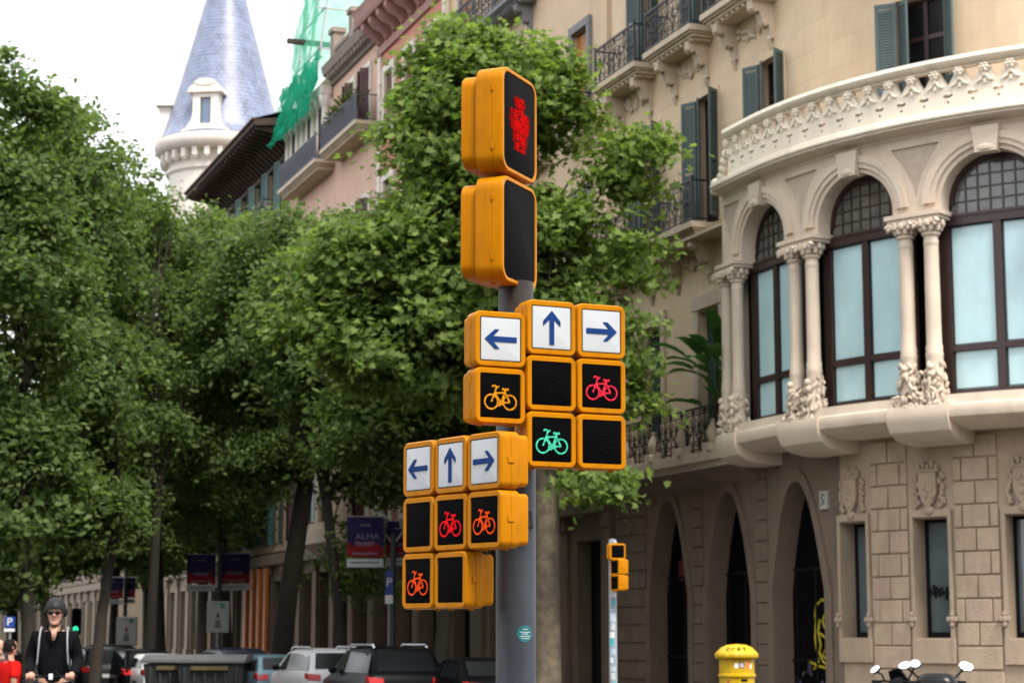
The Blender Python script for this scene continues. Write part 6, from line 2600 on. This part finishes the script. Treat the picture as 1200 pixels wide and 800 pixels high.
# backpack with pale shoulder straps
bp_ = empty('backpack', (RX, RY, sh - .5), R(8))
tag(bp_, 'backpack on the helmeted rider, its pale straps over both shoulders', 'backpack')
b = MB()
b.prism(rrect(.30, .46, .08, 4), .15, .32, M=Matrix.Translation((0, 0, .26)))
b.build('bag', M_black, bp_, bevel=.03)
for sg in (-1, 1):
    b = MB()
    P = [(sg * .125, .10, .52), (sg * .135, .02, .545), (sg * .138, -.065, .50), (sg * .142, -.118, .42), (sg * .148, -.13, .30), (sg * .16, -.10, .16), (sg * .17, .02, .10)]
    loops = []
    for x, y, z in P:
        loops.append([(x - .008, y - .026, z + .012), (x + .008, y - .026, z + .012), (x + .008, y - .012, z), (x - .008, y - .012, z)])
    b.loft(loops)
    b.build('strap', mat('pale grey strap', (.24, .25, .27), .7, spec=.1), bp_)
# kick scooter
ks = empty('kick_scooter', (RX, RY, 0), R(8))
tag(ks, 'dark kick scooter whose handlebar the helmeted rider holds', 'scooter')
b = MB()
b.tube([(-.27, gy, hz), (.27, gy, hz)], .014, 10)
hbar = b.build('handlebar', M_black, ks)
b = MB()
b.box(-.012, .028, gy - .045, gy - .01, hz - .03, hz + .03)
b.build('bar_light', mat('white lamp', (.7, .7, .7), .2), ks, bevel=.005)
b = MB()
b.tube([(.09, gy, hz), (.06, gy - .02, hz + .05), (.05, gy - .02, hz + .055)], .012, 6)
b.tube([(-.09, gy, hz), (-.05, gy - .02, hz + .02)], .007, 6)
b.build('brake_lever', M_black, ks)
b = MB()
b.tube([(0, gy, hz), (0, gy - .06, .2)], .022, 10)
b.build('stem', M_black, ks)
b = MB()
b.box(-.09, .09, gy + .02, .42, .11, .155)
b.build('deck', M_black, ks, bevel=.015)
for y in (gy - .08, .47):
    b = MB()
    b.lathe([(.05, -.025), (.09, -.03), (.11, -.01), (.11, .01), (.09, .03), (.05, .025)], 20, M=Matrix.Translation((0, y, .11)) @ Matrix.Rotation(R(90), 4, 'Y'))
    b.lathe([(0, -.02), (.055, -.02), (.055, .02), (0, .02)], 14, M=Matrix.Translation((0, y, .11)) @ Matrix.Rotation(R(90), 4, 'Y'))
    b.build('wheel', M_rubber, ks)


def walker(label, u, Y, vtop, rz, shirt, skinm, hgt=None, arm_fwd=True):
    """a pedestrian seen from the side and behind; rz = 0 looks towards the camera"""
    p = at(u, vtop, Y)
    o = empty('person', (p.x, p.y, gz(Y)), rz)
    tag(o, label, 'person')
    H = p.z - gz(Y)
    k = H / 1.75
    ch, sh_, hp = 1.52 * k, 1.42 * k, .92 * k
    J = [(0, 0, hp, (.15 * k, .11 * k)), (0, 0, 1.12 * k, (.135 * k, .10 * k)), (0, .01, 1.30 * k, (.16 * k, .11 * k)), (0, .01, sh_, (.09 * k, .07 * k)), (0, 0, ch, .052), (0, -.01, ch + .03, .05),
         (-.18 * k, .01, 1.37 * k, .06), (-.22 * k, .05, 1.10 * k, .045), (-.20 * k, -.10, .90 * k, .03), (-.2 * k, -.15, .82 * k, .026),
         (.18 * k, .01, 1.37 * k, .06), (.22 * k, .02, 1.10 * k, .045), (.22 * k, -.12, .88 * k, .03), (.22 * k, -.17, .80 * k, .026),
         (-.09 * k, 0, .86 * k, .09), (-.09 * k, -.10, .48 * k, .06), (-.09 * k, -.02, .09, .042), (-.09 * k, -.13, .04, .035),
         (.09 * k, 0, .86 * k, .09), (.09 * k, .06, .48 * k, .06), (.09 * k, .25, .11, .042), (.09 * k, .15, .04, .035)]
    ED = [(0, 1), (1, 2), (2, 3), (3, 4), (4, 5), (2, 6), (6, 7), (7, 8), (8, 9), (2, 10), (10, 11), (11, 12), (12, 13), (0, 14), (14, 15), (15, 16), (16, 17), (0, 18), (18, 19), (19, 20), (20, 21)]
    body = skin_mesh('body', J, ED, skinm, o)
    h = MB()
    HM = head_mb(h, ch - .005, 0, 0, s=k)
    for sg, w in ((-1, J[9]), (1, J[13])):
        for q in range(4):
            h.tube([(w[0] + (-.02 + .014 * q), w[1], w[2]), (w[0] + (-.02 + .014 * q), w[1] - .03, w[2] - .05), (w[0] + (-.02 + .014 * q), w[1] - .02, w[2] - .085 + .006 * abs(q - 1.5))], [.011, .009, .007], 6)
        h.tube([(w[0] - sg * .02, w[1] + .0, w[2] + .01), (w[0] - sg * .035, w[1] - .03, w[2] - .03), (w[0] - sg * .03, w[1] - .035, w[2] - .055)], [.012, .010, .008], 6)
    join_into(body, h, [M_lip])
    JS = [(0, 0, hp - .02, (.185 * k, .145 * k)), (0, 0, 1.12 * k, (.17 * k, .13 * k)), (0, .01, 1.29 * k, (.19 * k, .135 * k)), (0, .012, sh_ - .01, (.12 * k, .09 * k)),
          (-.185 * k, .01, 1.365 * k, .082), (-.22 * k, .04, 1.16 * k, .07), (.185 * k, .01, 1.365 * k, .082), (.22 * k, .02, 1.16 * k, .07)]
    skin_mesh('shirt', JS, [(0, 1), (1, 2), (2, 3), (2, 4), (4, 5), (2, 6), (6, 7)], shirt, o)
    JT = [(0, 0, hp + .03, (.16 * k, .12 * k))] + [(*J[i][:3], J[i][3] + .02) for i in (14, 15, 16)] + [(*J[i][:3], J[i][3] + .02) for i in (18, 19, 20)]
    skin_mesh('trousers', JT, [(0, 1), (1, 2), (2, 3), (0, 4), (4, 5), (5, 6)], MATS['dark blue denim'], o)
    b = MB()
    loops = []
    for q in range(9):
        t = q / 8 * 105
        loops.append([(.087 * math.sin(R(max(t, 1))) * math.cos(2 * math.pi * j / 20), .018 + .108 * math.sin(R(max(t, 1))) * math.sin(2 * math.pi * j / 20), .128 + .112 * math.cos(R(t)) - (.05 if t > 80 and math.sin(2 * math.pi * j / 20) > -.2 else 0)) for j in range(20)])
    b.loft(loops, M=HM)
    b.build('hair', M_hair, o, ang=70)
    for i, j in ((16, 17), (20, 21)):
        b = MB()
        a = J[i]
        b.loft([[(a[0] + x * .045, a[1] + .06, z) for x, z in ((-1, 0), (1, 0), (1, .08), (-1, .08))], [(a[0] + x * .05, a[1] - .03, z) for x, z in ((-1, 0), (1, 0), (.8, .11), (-.8, .11))], [(a[0] + x * .04, a[1] - .19, z) for x, z in ((-1, 0), (1, 0), (.8, .05), (-.8, .05))]])
        b.build('shoe', M_black, o, bevel=.01)
    return o


walker('man with dark hair in a bright red short sleeved shirt at the lower left corner', 13, 28.0, 748.5, R(132), mat('bright red shirt', (.50, .010, .008), .9, .06, 6, spec=.05), M_skin2)
walker('dark haired person cut by the left edge, behind the man in red', -1.5, 31.2, 748, R(52), mat('dark shirt', (.03, .03, .035), .8, .1, 6), M_skin)
